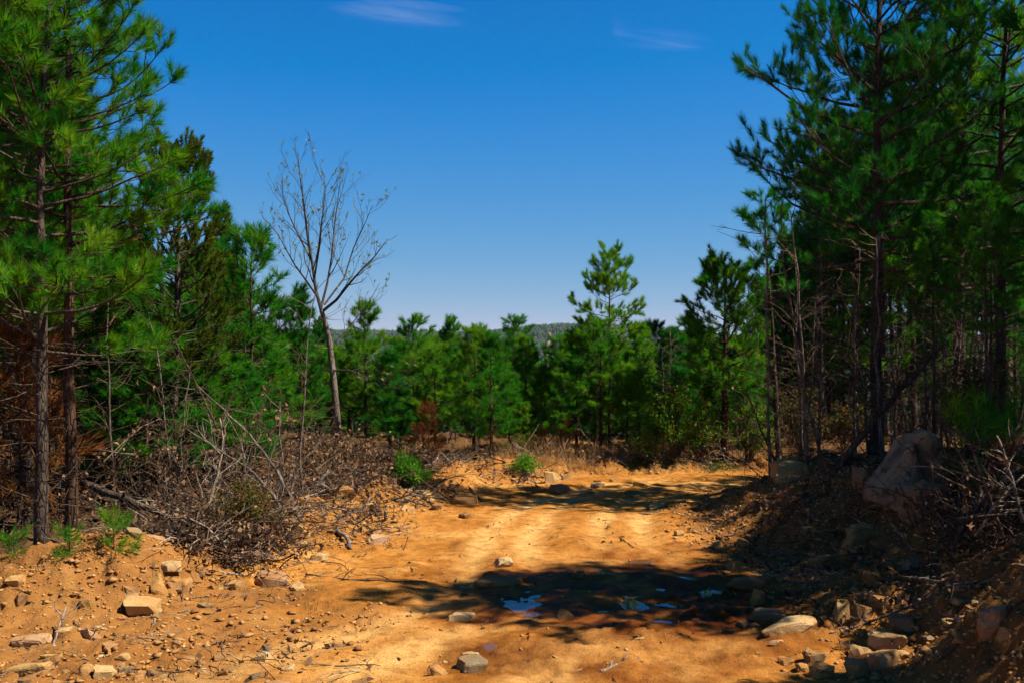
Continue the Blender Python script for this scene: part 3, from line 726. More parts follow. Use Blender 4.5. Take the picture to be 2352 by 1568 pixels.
for k, (px, py, sc, lab) in enumerate([(160, 1275, 0.55, 'pine seedling at the foot of the nearest left trunk'), (262, 1262, 0.75, 'pine seedling between the left trunks and the brush pile'), (32, 1285, 0.6, 'pine seedling at the left edge behind the dirt mound'), (395, 1010, 1.3, 'green pine sapling deep in the brush on the left'), (2240, 1125, 1.7, 'green pine sapling in the brush right of the big boulder'), (2330, 1110, 1.9, 'green pine sapling at the right edge of the picture')]):
    x, y, z = hit(px, py); tree(seedling, x, y, k * 1.7, sc, lab, name='pine_seedling', cat='seedling')
for k, (px, Y, sc, lab) in enumerate([(985, 18.8, 0.8, 'rust brown dead pine sapling in front of the middle treeline'), (1255, 19.6, 0.5, 'rust brown dead sapling behind the tall dry grass'), (1300, 19.6, 0.6, 'smaller rust brown dead sapling behind the tall dry grass'), (45, 12.2, 1.9, 'rust brown dying pine among the shaded left trunks'), (2305, 9.0, 0.55, 'rust brown dead sapling in the brush at the right edge')]):
    tree(rusty, X_at(px, Y), Y, k * 1.3, sc, lab, name='dead_sapling', cat='dead sapling')

# ------------------------------------------------------------------ the bare tree
def bare_tree():
    r = np.random.default_rng(12)
    Y0 = 20.0
    bx = X_at(778, Y0); bz = H(bx, Y0)
    def P(px, py, dy=0.0): return at(px, py, Y0 + dy) - np.array([bx, Y0, bz])
    tb, lim, buds = Tubes(), Tubes(), []
    trunk = np.array([P(782, 1130), P(776, 985), P(768, 890), P(762, 830), P(756, 780), P(748, 745), P(738, 712)])
    trunk[0] = (trunk[1][0] + 0.02, 0, -0.2)
    tb.add(trunk, np.array([0.09, 0.078, 0.068, 0.062, 0.056, 0.050, 0.046]), 10)
    def grow(pts, r0, lev):
        n = len(pts); rad = np.linspace(r0, max(0.0022, r0 * 0.2), n)
        lim.add(pts, rad, 6 if lev == 0 else 4 if lev == 1 else 3)
        L = np.linalg.norm(np.diff(pts, axis=0), axis=1).sum()
        if lev >= 3:
            buds.append(pts[-1]); return
        k = int({0: 9, 1: 5, 2: 3}[lev] * min(1.3, 0.4 + L / (1.2 if lev == 0 else 0.8)))
        for i in range(k):
            s = 0.18 + 0.8 * (i + r.random()) / k
            f = s * (n - 1); a = min(int(f), n - 2); q = pts[a] + (pts[a + 1] - pts[a]) * (f - a); d = unit(pts[a + 1] - pts[a])
            side = unit(np.cross(d, r.normal(0, 1, 3)))
            nd = unit(d * 0.85 + side * (0.55 + 0.35 * r.random()) + np.array([0, 0, 0.18]))
            l2 = L * (0.22 + 0.26 * r.random()) * (1.15 - 0.55 * s)
            m = 6; pp = [q]; dc = nd
            for j in range(m - 1):
                dc = unit(dc + np.array([0, 0, 0.13]) + r.normal(0, 0.16, 3)); pp.append(pp[-1] + dc * l2 / (m - 1))
            grow(np.array(pp), np.interp(f, np.arange(n), rad) * 0.46, lev + 1)
    for pl, r0 in [([(738, 712, 0), (726, 670, .1), (718, 610, .1), (706, 540, .2), (698, 470, .1), (690, 410, 0), (684, 352, 0)], 0.058),
                   ([(741, 715, 0), (772, 690, -.1), (800, 655, -.3), (830, 620, -.4), (858, 592, -.3), (886, 556, -.3)], 0.045),
                   ([(738, 705, 0), (752, 650, .3), (762, 590, .4), (768, 520, .4), (776, 460, .5), (782, 415, .5)], 0.040),
                   ([(728, 680, 0), (700, 640, -.3), (678, 610, -.5), (655, 570, -.5), (640, 540, -.4), (600, 495, -.4)], 0.032),
                   ([(722, 640, 0), (735, 560, -.4), (740, 500, -.5), (748, 430, -.4), (722, 375, -.4)], 0.032),
                   ([(716, 600, .1), (685, 540, .5), (662, 490, .6), (650, 450, .5), (648, 400, .5)], 0.030),
                   ([(745, 700, 0), (790, 640, .4), (812, 570, .6), (840, 510, .5), (856, 470, .5)], 0.030),
                   ([(764, 850, 0), (800, 850, -.4), (835, 862, -.6), (872, 888, -.7), (905, 890, -.8), (935, 850, -.8)], 0.026),
                   ([(757, 790, 0), (785, 770, .3), (815, 735, .4), (845, 700, .4), (872, 650, .4)], 0.024),
                   ([(758, 800, 0), (735, 800, -.2), (715, 790, -.3)], 0.02)]:
        grow(np.array([P(*q) for q in pl]), r0 * 0.72, 0 if len(pl) > 4 else 2)
    B = np.array(buds); K = len(B)
    B = B[r.random(K) < 0.3]; K = len(B)
    nb = 5
    base = np.repeat(B, nb, 0); d = unit(r.normal(0, 1, (K * nb, 3)) + np.array([0, 0, 0.6]))
    V, F = blades(base, d, 0.05 + 0.04 * r.random(K * nb), np.full(K * nb, 0.022), r)
    lv, lf = lim.arrays()
    e = obj('bare_tree', None, None, 'leafless tree with forked grey trunk and pale buds against the sky', 'tree', loc=(bx, Y0, bz))
    obj('trunk', tb.mesh('bare_trunk', M['bark_grey']), e)
    obj('crown', mesh_np('bare_crown', np.concatenate([V, lv]), [F, lf + len(V)], [M['bud'], M['bark_bare']], midx=np.concatenate([np.zeros(len(F), int), np.ones(len(lf), int)])), e)
M['bud'] = foliage_mat('pale_buds', (0.12, 0.16, 0.05), (0.2, 0.24, 0.09), (0.3, 0.32, 0.15), 0.3)
bare_tree()

# ------------------------------------------------------------------ rocks
def rock_mesh(seed, dims, mat, detail=1, flat=0.0):
    r = np.random.default_rng(seed)
    bm = bmesh.new()
    p = r.uniform(-1, 1, (26, 3))
    p = np.sign(p) * np.abs(p) ** 0.62                     # blocky
    p = p / np.maximum(1.0, (np.abs(p) ** 4).sum(1, keepdims=True) ** 0.25)
    p[:, 2] += 0.12 * p[:, 0] * r.normal() + 0.1 * p[:, 1] * r.normal()
    p[:, 0] += 0.25 * p[:, 1] * r.normal()
    for q in p: bm.verts.new(q * np.asarray(dims) * 0.5)
    res = bmesh.ops.convex_hull(bm, input=bm.verts)
    dead = [v for v in bm.verts if not v.link_faces]
    bmesh.ops.delete(bm, geom=dead, context='VERTS')
    bmesh.ops.dissolve_limit(bm, angle_limit=0.10, verts=bm.verts, edges=bm.edges)
    m = min(dims)
    bmesh.ops.bevel(bm, geom=list(bm.edges), offset=m * 0.07, segments=2, affect='EDGES', clamp_overlap=True)
    bmesh.ops.triangulate(bm, faces=bm.faces)
    if detail:
        bmesh.ops.subdivide_edges(bm, edges=[e for e in bm.edges if e.calc_length() > m * 0.16], cuts=detail, use_grid_fill=False)
        bmesh.ops.triangulate(bm, faces=bm.faces)
        co = np.array([v.co for v in bm.verts])
        sc = 3.2 / max(dims)
        off = np.stack([fbm(co[:, 1] * sc * 1.7 + seed, co[:, 2] * sc * 1.7, seed + k, 3) for k in range(3)], 1) * m * 0.085
        for v, o in zip(bm.verts, off): v.co += Vector(o)
    me = bpy.data.meshes.new('rock'); bm.to_mesh(me); bm.free()
    me.materials.append(M[mat])
    return me
ROCKS = [  # picture x, y (centre), width, height, depth ratio, stone, turn, label
 (693, 1232, 64, 66, 0.8, 'st_tan', 0.3, 'square tan boulder with dirt on top at the foot of the bent saplings'),
 (870, 1237, 54, 24, 1.0, 'st_pink', 0.4, 'flat pinkish stone lying alone on the left verge of the road'),
 (985, 1132, 54, 36, 0.9, 'st_yellow', 0.8, 'bright yellow angular rock below the green bush'),
 (785, 1130, 46, 32, 0.9, 'st_tan', 0.5, 'tan wedge shaped rock among the fallen branches on the left'),
 (838, 1165, 56, 24, 0.8, 'st_yellow', 0.2, 'long yellow stone touching a pink one on the left verge'),
 (797, 1168, 36, 20, 0.9, 'st_pink', 0.9, 'pink stone beside the long yellow stone on the left verge'),
 (1065, 1148, 74, 22, 0.8, 'st_tan', 0.1, 'flat tan slab with dark underside at the far left road edge'),
 (1068, 1183, 30, 16, 1.0, 'st_brown', 0.6, 'small brown rock on the road below the flat tan slab'),
 (1267, 1096, 36, 30, 1.0, 'st_tan', 0.2, 'rounded tan boulder beside the dry grass at the far road edge'),
 (1285, 1122, 46, 20, 1.0, 'st_pink', 0.7, 'flat pinkish stone just below the rounded boulder at the far edge'),
 (1155, 1290, 50, 24, 0.9, 'st_pale', 0.3, 'pale stone alone in the middle of the road above the shadow'),
 (322, 1398, 100, 40, 0.8, 'st_tan', 0.15, 'large pale sandstone block in front of the dirt mound'),
 (356, 1345, 46, 44, 1.0, 'st_yellow', 0.5, 'yellow block at the near edge of the brush pile'),
 (406, 1343, 46, 38, 1.0, 'st_tan', 1.1, 'tan block right of the yellow one at the edge of the brush pile'),
 (293, 1358, 40, 32, 1.0, 'st_pink', 0.4, 'pinkish wedge rock between the dirt mound and the yellow block'),
 (540, 1343, 38, 22, 1.0, 'st_tan', 0.9, 'small tan rock at the right end of the brush pile'),
 (622, 1332, 110, 30, 0.8, 'st_pink', -0.35, 'half buried pinkish slab sloping out of the left road edge'),
 (62, 1474, 104, 34, 0.6, 'st_pink', 0.05, 'long flat grey pink slab at the left edge beside the orange puddle mud'),
 (55, 1538, 112, 26, 0.6, 'st_yellow', 0.05, 'long low yellow slab in the near left corner'),
 (235, 1546, 58, 32, 0.9, 'st_pale', 0.5, 'pale tan block at the bottom edge in the near left rubble'),
 (252, 1484, 44, 26, 0.9, 'st_pale', 0.9, 'pale angular stone in the left rubble above the bottom block'),
 (30, 1332, 48, 28, 0.9, 'st_yellow', 0.3, 'yellow rock sticking out of the top of the dirt mound'),
 (46, 1376, 30, 26, 1.0, 'st_brown', 0.8, 'dark brown rock on the face of the dirt mound'),
 (192, 1386, 38, 26, 1.0, 'st_yellow', 0.2, 'yellow stone under the bleached branch on the dirt mound'),
 (205, 1455, 44, 24, 1.0, 'st_pink', 0.6, 'pinkish stone behind the crossed sticks at the mound foot'),
 (1745, 1370, 36, 36, 0.9, 'st_yellow', 0.5, 'upright yellow rock right of the puddles'),
 (1815, 1440, 150, 30, 0.7, 'st_pale', 0.1, 'broad pale flat slab sunk in the dirt at the foot of the right bank'),
 (1765, 1412, 90, 24, 0.7, 'st_grey', 0.15, 'half buried grey brown slab just above the broad pale slab'),
 (1852, 1427, 42, 28, 1.0, 'st_pink', 0.5, 'pinkish grey stone at the upper end of the broad pale slab'),
 (1930, 1402, 52, 56, 0.8, 'st_tan', 0.4, 'pointed tan rock, left of the twin stones below the bank'),
 (1984, 1408, 48, 42, 1.0, 'st_brown', 0.9, 'rounded brown rock, right of the twin stones below the bank'),
 (2030, 1382, 50, 32, 1.0, 'st_tan', 0.3, 'tan rock behind the twin stones on the bank slope'),
 (1872, 1508, 62, 44, 0.9, 'st_grey', 0.4, 'grey faced rock at the back of the near stone cluster'),
 (1892, 1542, 62, 44, 0.9, 'st_yellow', 0.1, 'largest yellow rock at the front of the near stone cluster'),
 (1972, 1534, 54, 48, 1.0, 'st_tan', 0.7, 'tan rock right of the largest yellow rock in the near cluster'),
 (1980, 1500, 44, 34, 1.0, 'st_pale', 0.2, 'pale rock behind the tan rock of the near stone cluster'),
 (2032, 1514, 78, 38, 0.8, 'st_pale', 0.2, 'long pale rock at the right end of the near stone cluster'),
 (1806, 1518, 36, 26, 1.0, 'st_yellow', 0.4, 'yellow stone standing apart left of the near stone cluster'),
 (1845, 1534, 30, 22, 1.0, 'st_tan', 0.9, 'small tan stone left of the largest yellow rock'),
 (2048, 1470, 90, 44, 0.8, 'st_pale', -0.5, 'pale wedge shaped slab pointing to the shaded corner'),
 (2078, 1430, 64, 36, 0.9, 'st_grey', -0.3, 'grey slab above the pale wedge at the shadow edge'),
 (1958, 1252, 60, 84, 0.8, 'st_tan', 0.6, 'tall tan wedge of rock standing in the right bank below the boulder'),
 (1990, 1225, 66, 44, 0.9, 'st_yellow', 0.2, 'yellow rock in the bank between the tall wedge and the boulder'),
 (2130, 1140, 118, 80, 0.9, 'st_grey', 0.3, 'grey rock leaning against the foot of the big boulder'),
 (1825, 1076, 96, 44, 0.9, 'st_yellow', 0.1, 'rounded orange boulder on the crest of the right bank'),
 (1992, 1098, 58, 54, 1.0, 'st_grey', 0.5, 'round grey boulder left of the big boulder on the crest'),
 (1712, 1247, 38, 20, 1.0, 'st_tan', 0.6, 'flat stone on the shaded lower bank above the puddles'),
 (1722, 1338, 112, 20, 0.7, 'st_brown', 0.05, 'wet grey green slab at the right edge of the puddles'),
 (1082, 1530, 74, 32, 0.9, 'st_grey', 0.4, 'grey fronted rock at the bottom of the road near the middle'),
 (1005, 1540, 40, 24, 1.0, 'st_tan', 0.8, 'tan stone left of the grey fronted rock at the bottom'),
 (1080, 1506, 34, 18, 1.0, 'st_tan', 0.3, 'small tan stone just above the grey fronted rock'),
 (1297, 1414, 42, 26, 0.8, 'st_tan', 0.5, 'tan wedge stone at the near edge of the road shadow'),
 (1060, 1418, 60, 18, 0.8, 'st_pale', 0.2, 'flat pale stone in the sun left of the near puddle'),
 (1335, 1318, 24, 18, 1.0, 'st_brown', 0.2, 'small dark stone in the middle of the wet shadow'),
 (1150, 1336, 130, 9, 0.7, 'st_brown', 0.05, 'low grey green slab of bedrock across the shaded road'),
 (1690, 1300, 42, 24, 1.0, 'st_yellow', 0.6, 'yellow stone at the toe of the shaded bank'),
 (1650, 1250, 30, 18, 1.0, 'st_tan', 0.2, 'small tan stone at the toe of the bank far from the puddles'),
 (2290, 1420, 70, 56, 0.9, 'st_pink', 0.6, 'pink rock on the shaded mound at the right edge'),
 (2320, 1455, 40, 36, 0.9, 'st_yellow', 0.2, 'small yellow rock below the pink one on the shaded mound'),
 (1890, 1290, 50, 36, 1.0, 'st_brown', 0.4, 'brown rock in the dark hollow of the right bank'),
 (2100, 1300, 56, 34, 1.0, 'st_grey', 0.3, 'grey rock on the bank slope below the brush'),
 (2010, 1330, 44, 30, 1.0, 'st_brown', 0.7, 'brown rock half way up the slope above the twin stones'),
 (1560, 1225, 24, 14, 1.0, 'st_tan', 0.2, 'small stone on the sunlit road near the foot of the bank'),
]
for k, (px, py, wpx, hpx, dep, mt, rot, lab) in enumerate(ROCKS):
    x, y, z = hit(px, py + hpx * 0.42)
    w = wpx / FOC * y * 1.0; h = hpx / FOC * y * 1.5
    me = rock_mesh(200 + k, (w, w * dep, h), mt, 2 if wpx > 55 else 1)
    o = obj('rock', me, None, lab, 'rock', loc=(x, y + w * dep * 0.25, z + h * 0.08))
    o.rotation_euler = ((0.06 if wpx > 55 else 0.16) * math.sin(k * 3.1), (0.06 if wpx > 55 else 0.16) * math.cos(k * 2.3), rot)
# the big pale boulder: a leaning pyramid with a dark cleft
def big_boulder():
    bm = bmesh.new()
    outline = [(2005, 1150), (2012, 1128), (2060, 1095), (2085, 1040), (2108, 1008), (2150, 996), (2172, 1012), (2180, 1060), (2188, 1120), (2172, 1170), (2080, 1178)]
    Yb = 10.3
    for (px, py) in outline:
        for dy, s in ((0.0, 1.0), (0.22, 1.04), (0.5, 0.82)):
            c = at(2110, 1110, Yb); q = at(px, py, Yb)
            lean = 0.30 * (q[2] - c[2])
            v = c + (q - c) * s; v[1] = Yb + dy + lean - 0.12 * (dy == 0.0) * (1 - abs(px - 2100) / 110)
            bm.verts.new(v)
    bmesh.ops.convex_hull(bm, input=bm.verts)
    bmesh.ops.delete(bm, geom=[v for v in bm.verts if not v.link_faces], context='VERTS')
    bmesh.ops.triangulate(bm, faces=bm.faces)
    for _ in range(3):
        bmesh.ops.subdivide_edges(bm, edges=[e for e in bm.edges if e.calc_length() > 0.035], cuts=1)
        bmesh.ops.triangulate(bm, faces=bm.faces)
    bm.normal_update()
    co = np.array([v.co for v in bm.verts])
    d = 0.035 * fbm(co[:, 0] * 4.0 + co[:, 2], co[:, 2] * 4.0 + co[:, 1], 7, 3) + 0.025 * np.abs(fbm(co[:, 0] * 9.0, co[:, 2] * 9.0 + co[:, 1] * 5, 8, 3))
    ax = (co[:, 0] - at(2130, 1100, Yb)[0]) + 0.25 * (co[:, 2] - 1.0)
    d -= 0.10 * np.exp(-(ax / 0.06) ** 2) * (co[:, 1] < Yb + 0.3)
    for v, k in zip(bm.verts, d): v.co += v.normal * float(k)
    me = bpy.data.meshes.new('boulder'); 
    ctr = at(2100, 1170, Yb)
    bmesh.ops.translate(bm, verts=bm.verts, vec=Vector(-ctr))
    bm.to_mesh(me); bm.free(); me.materials.append(M['st_grey_pale'])
    obj('boulder', me, None, 'big pale leaning boulder with a dark cleft on the right bank', 'boulder', loc=ctr)
M['st_grey_pale'] = stone_mat('pale_grey_boulder', (0.32, 0.205, 0.105), (0.46, 0.315, 0.175), (0.56, 0.41, 0.25), stain=(0.12, 0.07, 0.035), dust=0.85)
big_boulder()

# smaller loose stones: individuals in three areas
small = [rock_mesh(400 + k, d, mt, 0) for k, (d, mt) in enumerate([((1, .8, .5), 'st_tan'), ((1, .7, .35), 'st_yellow'), ((1, .9, .6), 'st_pale'), ((1, .6, .4), 'st_pink'), ((1, .8, .55), 'st_brown'), ((1, .8, .3), 'st_tan'), ((1, .75, .5), 'st_grey')])]
r4 = np.random.default_rng(44)
def scatter(n, boxes, lab, grp, smin, smax):
    for k in range(n):
        (xa, xb, ya, yb) = boxes[r4.integers(len(boxes))]
        x = xa + (xb - xa) * r4.random(); y = ya + (yb - ya) * r4.random()
        s = smin + (smax - smin) * r4.random() ** 2.2
        o = obj('stone', small[r4.integers(len(small))], None, lab, 'stone', grp, loc=(x, y, H(x, y) + s * 0.01))
        o.scale = (s, s, s); o.rotation_euler = (r4.normal(0, 0.2), r4.normal(0, 0.2), r4.random() * 6.28)
scatter(90, [(-4.2, -0.8, 6.9, 8.0), (-4.6, -2.2, 7.2, 8.6), (-3.6, -1.5, 6.9, 7.6)], 'small loose stone in the rubble of the near left corner', 'stones in the near left rubble', 0.04, 0.17)
scatter(95, [(-4.3, -2.6, 8.7, 9.8), (-3.2, -2.0, 9.6, 11.2), (-2.7, -1.4, 11.2, 14.0), (-1.9, -0.6, 14, 16.5), (-0.6, 2.2, 16.4, 17.8)], 'small loose stone along the left and far verge of the road', 'stones along the left verge', 0.06, 0.27)
scatter(85, [(1.9, 3.4, 6.9, 8.6), (2.2, 3.6, 8.0, 9.6), (2.4, 3.8, 9.2, 11.0), (2.3, 3.8, 11, 14.5), (2.8, 4.4, 6.2, 8.0)], 'small loose stone on the right bank and at its foot', 'stones on the right bank', 0.045, 0.17)
scatter(28, [(-1.8, 2.2, 6.9, 9.4), (-1.4, 2.2, 10.5, 16)], 'small stone lying on the open road surface', 'stones on the road', 0.03, 0.09)

# gravel and clods, too many to count
def pebble_cloud(name, n, sampler, smin, smax, mat, label, flat=0.65):
    r = np.random.default_rng(abs(hash(name)) % 1000 if False else len(name) * 7 + n)
    tv = unit(np.array([[1, 0.1, 0], [-1, -0.2, 0.1], [0.1, 1, 0.1], [-0.1, -1, 0], [0.1, 0, 1], [0, 0.1, -1], [0.7, 0.6, 0.5], [-0.6, 0.5, 0.6]], float))
    bm = bmesh.new()
    for q in tv: bm.verts.new(q)
    bmesh.ops.convex_hull(bm, input=bm.verts); bm.verts.index_update()
    bm.verts.ensure_lookup_table()
    tf = np.array([[v.index for v in f.verts] for f in bm.faces]); tv = np.array([v.co for v in bm.verts]); bm.free()
    x, y = sampler(r, n); n = len(x)
    s = smin + (smax - smin) * r.random(n) ** 3
    a = r.random(n) * 6.28
    T = tv[None] * (0.45 + 1.0 * r.random((n, len(tv), 1))) * s[:, None, None] * np.array([1.0, 0.8, flat])
    c, sn = np.cos(a)[:, None], np.sin(a)[:, None]
    V = np.stack([T[..., 0] * c - T[..., 1] * sn + x[:, None], T[..., 0] * sn + T[..., 1] * c + y[:, None], T[..., 2] + (hgrid(x, y) + s * 0.2)[:, None]], -1)
    F = tf[None] + (np.arange(n) * len(tv))[:, None, None]
    obj(name, mesh_np(name, V.reshape(-1, 3), F.reshape(-1, 3), [mat]), None, label, 'gravel', kind='stuff')
def rubble_sampler(r, n):
    x = r.uniform(-5, 5.2, n * 4); y = 5.5 + 13.5 * r.random(n * 4) ** 1.5
    d1, d2 = masks(x, y); w = 0.3 * fbm(x * 1.1, y * 1.1, 5, 3)
    p = np.clip(sstep(-0.5, 0.1, d1 + w) * (1 - 0.7 * sstep(1.6, 2.4, d1)) + sstep(-0.5, 0.0, d2 + w) * (1 - 0.8 * sstep(1.2, 2.0, d2)) + 0.5 * sstep(0.0, 0.6, fbm(x * 0.8, y * 0.8, 61, 3)) * (y < 9.5) * (x < -0.5) + 0.012, 0, 1)
    k = np.nonzero(r.random(n * 4) < p)[0][:n]
    return x[k], y[k]
M['gravel'] = simple_var_mat('gravel', [(0.1, (0.20, 0.10, 0.04)), (0.35, (0.42, 0.24, 0.09)), (0.6, (0.52, 0.34, 0.15)), (0.9, (0.62, 0.48, 0.30))], 3, 0.9)
M['rubble'] = simple_var_mat('clay_rubble', [(0.1, (0.24, 0.095, 0.025)), (0.5, (0.40, 0.18, 0.05)), (0.8, (0.50, 0.26, 0.085)), (0.97, (0.58, 0.38, 0.18))], 3, 0.95)
M['clod'] = simple_var_mat('dirt_clods', [(0.1, (0.40, 0.16, 0.03)), (0.5, (0.52, 0.235, 0.055)), (0.9, (0.62, 0.33, 0.11))], 3, 0.95)
pebble_cloud('gravel', 9000, rubble_sampler, 0.003, 0.026, M['gravel'], 'tan and yellow gravel strewn over the banks and road edges', 0.5)
pebble_cloud('dirt_clods', 18000, rubble_sampler, 0.004, 0.026, M['clod'], 'crumbled orange dirt clods over the banks and road edges', 0.8)

def berm_sampler(r, n):
    x = r.uniform(-5, 4.6, n * 8); y = 6.6 + 11.6 * r.random(n * 8) ** 1.3
    d1, d2 = masks(x, y); w = 0.3 * fbm(x * 1.1, y * 1.1, 5, 3)
    p = np.exp(-((d2 + w - 0.45) / 0.5) ** 2) * (y > 8.5) + 0.6 * np.exp(-((d1 + w - 0.35) / 0.6) ** 2) + 0.3 * (x < -1.2) * (y < 8.8) * sstep(-0.2, 0.5, fbm(x * 1.3, y * 1.3, 63, 3))
    k = np.nonzero(r.random(n * 8) < np.clip(p, 0, 1))[0][:n]
    return x[k], y[k]
pebble_cloud('rubble', 3600, berm_sampler, 0.012, 0.055, M['rubble'], 'broken sandstone chips and clay lumps heaped along the road edges', 0.42)
# ------------------------------------------------------------------ fallen wood, bent saplings, brush
def stick(label, pts, r0, r1, mat='twig', name='fallen_branch', cat='branch', twigs=0, seed=0, group=None, tl=0.35):
    """pts: (picture x, y, depth); depth None = on the ground there"""
    r = np.random.default_rng(500 + seed)
    P = []
    for (px, py, Y) in pts:
        if Y is None:
            x, y, z = hit(px, py); P.append(np.array([x, y, z + r0 * 0.6]))
        else: P.append(at(px, py, Y))
    P = np.array(P)
    t = np.linspace(0, 1, len(P)); tt = np.linspace(0, 1, max(9, len(P) * 3))
    if len(P) > 2:                                        # smooth through the points
        Q = np.stack([np.interp(tt, t, P[:, k]) for k in range(3)], 1)
        for _ in range(2): Q[1:-1] = (Q[:-2] + 2 * Q[1:-1] + Q[2:]) / 4
    else: Q = np.stack([np.interp(tt, t, P[:, k]) for k in range(3)], 1)
    Q[1:-1] += r.normal(0, r0 * 0.25, (len(Q) - 2, 3))
    o0 = Q[0].copy(); Q = Q - o0
    body = Tubes(); body.add(Q, np.linspace(r0, r1, len(Q)), 7)
    v, f = body.arrays(); s = 7
    caps = [np.arange(s)[::-1][None, :], (np.arange(s) + len(v) - s)[None, :]]
    me = mesh_np(name, v, [f] + caps, [M[mat]], True)
    if not twigs: return obj(name, me, None, label, cat, group, loc=o0)
    e = obj(name, None, None, label, cat, group, loc=o0); obj('stem', me, e)
    tb = Tubes()
    L = np.linalg.norm(Q[-1] - Q[0])
    for k in range(twigs):
        a = r.integers(len(Q) // 4, len(Q) - 1); d = unit(Q[a + 1] - Q[a])
        nd = unit(d * 0.8 + unit(np.cross(d, r.normal(0, 1, 3))) * 0.8)
        l = tl * (0.4 + 0.9 * r.random()); e1 = Q[a] + nd * l
        pts_ = curve_pts(Q[a], e1, r.normal(0, 0.08 * l, 3), 5, r, 0.03 * l); tb.add(pts_, np.linspace(max(r1, 0.005), 0.002, 5), 4)
        for j in range(3):
            b = r.integers(1, 5); n2 = unit(nd + r.normal(0, 0.6, 3)); q = pts_[b]
            tb.add(np.stack([q, q + n2 * l * 0.2 + r.normal(0, 0.01, 3), q + n2 * l * 0.4]), np.array([0.004, 0.003, 0.0015]), 3)
    obj('twigs', tb.mesh('twigs', M[mat]), e)['kind'] = 'stuff'
    return e
S = stick
S('bent dead sapling arching up from the tan boulder into the left thicket', [(692, 1196, 11.6), (672, 1150, 11.8), (640, 1085, 12.0), (590, 1015, 12.2), (520, 945, 12.4), (440, 870, 12.6)], 0.028, 0.008, 'bark_grey', 'bent_sapling', 'sapling', 12, 1)
S('bent dead sapling rooted just left of the tan boulder', [(664, 1248, 11.3), (655, 1195, 11.4), (632, 1140, 11.5), (585, 1085, 11.6), (500, 1030, 11.7), (430, 985, 11.9)], 0.026, 0.008, 'bark_grey', 'bent_sapling', 'sapling', 14, 2)
S('thin reddish leaning sapling crossing the left thicket', [(600, 1180, 11.7), (545, 1080, 12.0), (490, 960, 12.3), (440, 860, 12.6), (400, 775, 12.9)], 0.022, 0.006, 'bark_red', 'leaning_sapling', 'sapling', 16, 3)
S('slender stick standing in the left brush under the bent saplings', [(628, 1250, 11.0), (605, 1180, 11.2), (570, 1110, 11.4), (560, 1060, 11.5)], 0.012, 0.005, 'twig', 'leaning_stick', 'stick', 4, 4)
S('long fallen log running down through the left brush pile', [(190, 1108, 12.4), (300, 1150, 11.9), (430, 1200, 11.3), (520, 1245, 10.9), (606, 1280, 10.7)], 0.045, 0.038, 'bark', 'fallen_log', 'log', 6, 5)
S('pale broken branch lying across the front of the brush pile', [(445, 1205, 10.9), (505, 1205, 10.8), (560, 1232, 10.7), (600, 1275, 10.6)], 0.018, 0.012, 'wood_pale', 'fallen_branch', 'branch', 0, 6)
S('forked pale branch rising out of the brush pile', [(430, 1225, 10.8), (480, 1160, 10.9), (500, 1090, 11.0), (515, 1010, 11.1), (505, 960, 11.2)], 0.02, 0.006, 'wood_pale', 'dead_branch', 'branch', 14, 7)
S('thick grey root end curving out of the brush pile', [(440, 1325, 10.3), (455, 1290, 10.3), (475, 1280, 10.4), (495, 1302, 10.3)], 0.028, 0.02, 'bark_grey', 'root', 'root', 0, 8)
S('thick curved grey stub right of the tan boulder', [(770, 1218, None), (790, 1228, 11.9), (802, 1242, 11.8), (806, 1262, None)], 0.03, 0.022, 'bark_grey', 'wood_stub', 'branch', 0, 9)
S('bleached curved branch lying on the dirt mound', [(188, 1395, None), (212, 1392, None), (226, 1375, 9.25), (234, 1355, 9.3)], 0.016, 0.006, 'wood_pale', 'fallen_branch', 'branch', 0, 10)
S('short bleached stub beside the large pale block', [(348, 1460, None), (350, 1440, 8.35), (358, 1420, 8.4)], 0.014, 0.009, 'wood_pale', 'wood_stub', 'branch', 0, 11)
S('left of the two crossed sticks standing at the mound foot', [(122, 1482, None), (135, 1440, 8.1), (152, 1390, 8.2)], 0.010, 0.006, 'wood_pale', 'leaning_stick', 'stick', 3, 12, tl=0.15)
S('right of the two crossed sticks standing at the mound foot', [(146, 1480, None), (145, 1445, 8.1), (140, 1410, 8.15)], 0.007, 0.005, 'twig', 'leaning_stick', 'stick', 0, 13)
S('fallen stick lying right of the crossed sticks', [(165, 1425, None), (190, 1445, None), (222, 1470, None)], 0.010, 0.006, 'twig', 'fallen_stick', 'stick', 3, 14, tl=0.15)
S('thin orange vine stretched across the left trunks', [(-10, 1203, 10.0), (80, 1207, 10.0), (160, 1214, 10.1), (240, 1224, 10.2)], 0.007, 0.005, 'bark_red', 'vine', 'vine', 0, 15)
S('pale fallen stick at the foot of the left pines', [(115, 1318, None), (150, 1290, 10.2), (182, 1258, 10.3)], 0.014, 0.007, 'wood_pale', 'leaning_stick', 'stick', 0, 16)
S('long diagonal pole leaning right over the dead sapling', [(1108, 1152, None), (1075, 1115, 16.3), (1045, 1070, 16.6), (1010, 1035, 16.9)], 0.015, 0.009, 'bark_grey', 'leaning_pole', 'pole', 0, 17)
S('dark diagonal pole left of the long leaning one', [(1055, 1142, None), (1025, 1105, 16.6), (995, 1065, 16.9), (970, 1035, 17.2)], 0.018, 0.010, 'bark', 'leaning_pole', 'pole', 0, 18)
S('thin bowed branch resting on the far verge', [(1050, 1092, 17.2), (1110, 1096, 17.0), (1170, 1115, 16.9), (1215, 1138, None)], 0.018, 0.008, 'bark_grey', 'fallen_branch', 'branch', 0, 19)
S('upturned brown stump root in front of the middle treeline', [(1060, 1120, 17.4), (1075, 1095, 17.4), (1083, 1075, 17.4), (1098, 1063, 17.3)], 0.09, 0.03, 'bark_red', 'root_stump', 'stump', 5, 20, tl=0.25)
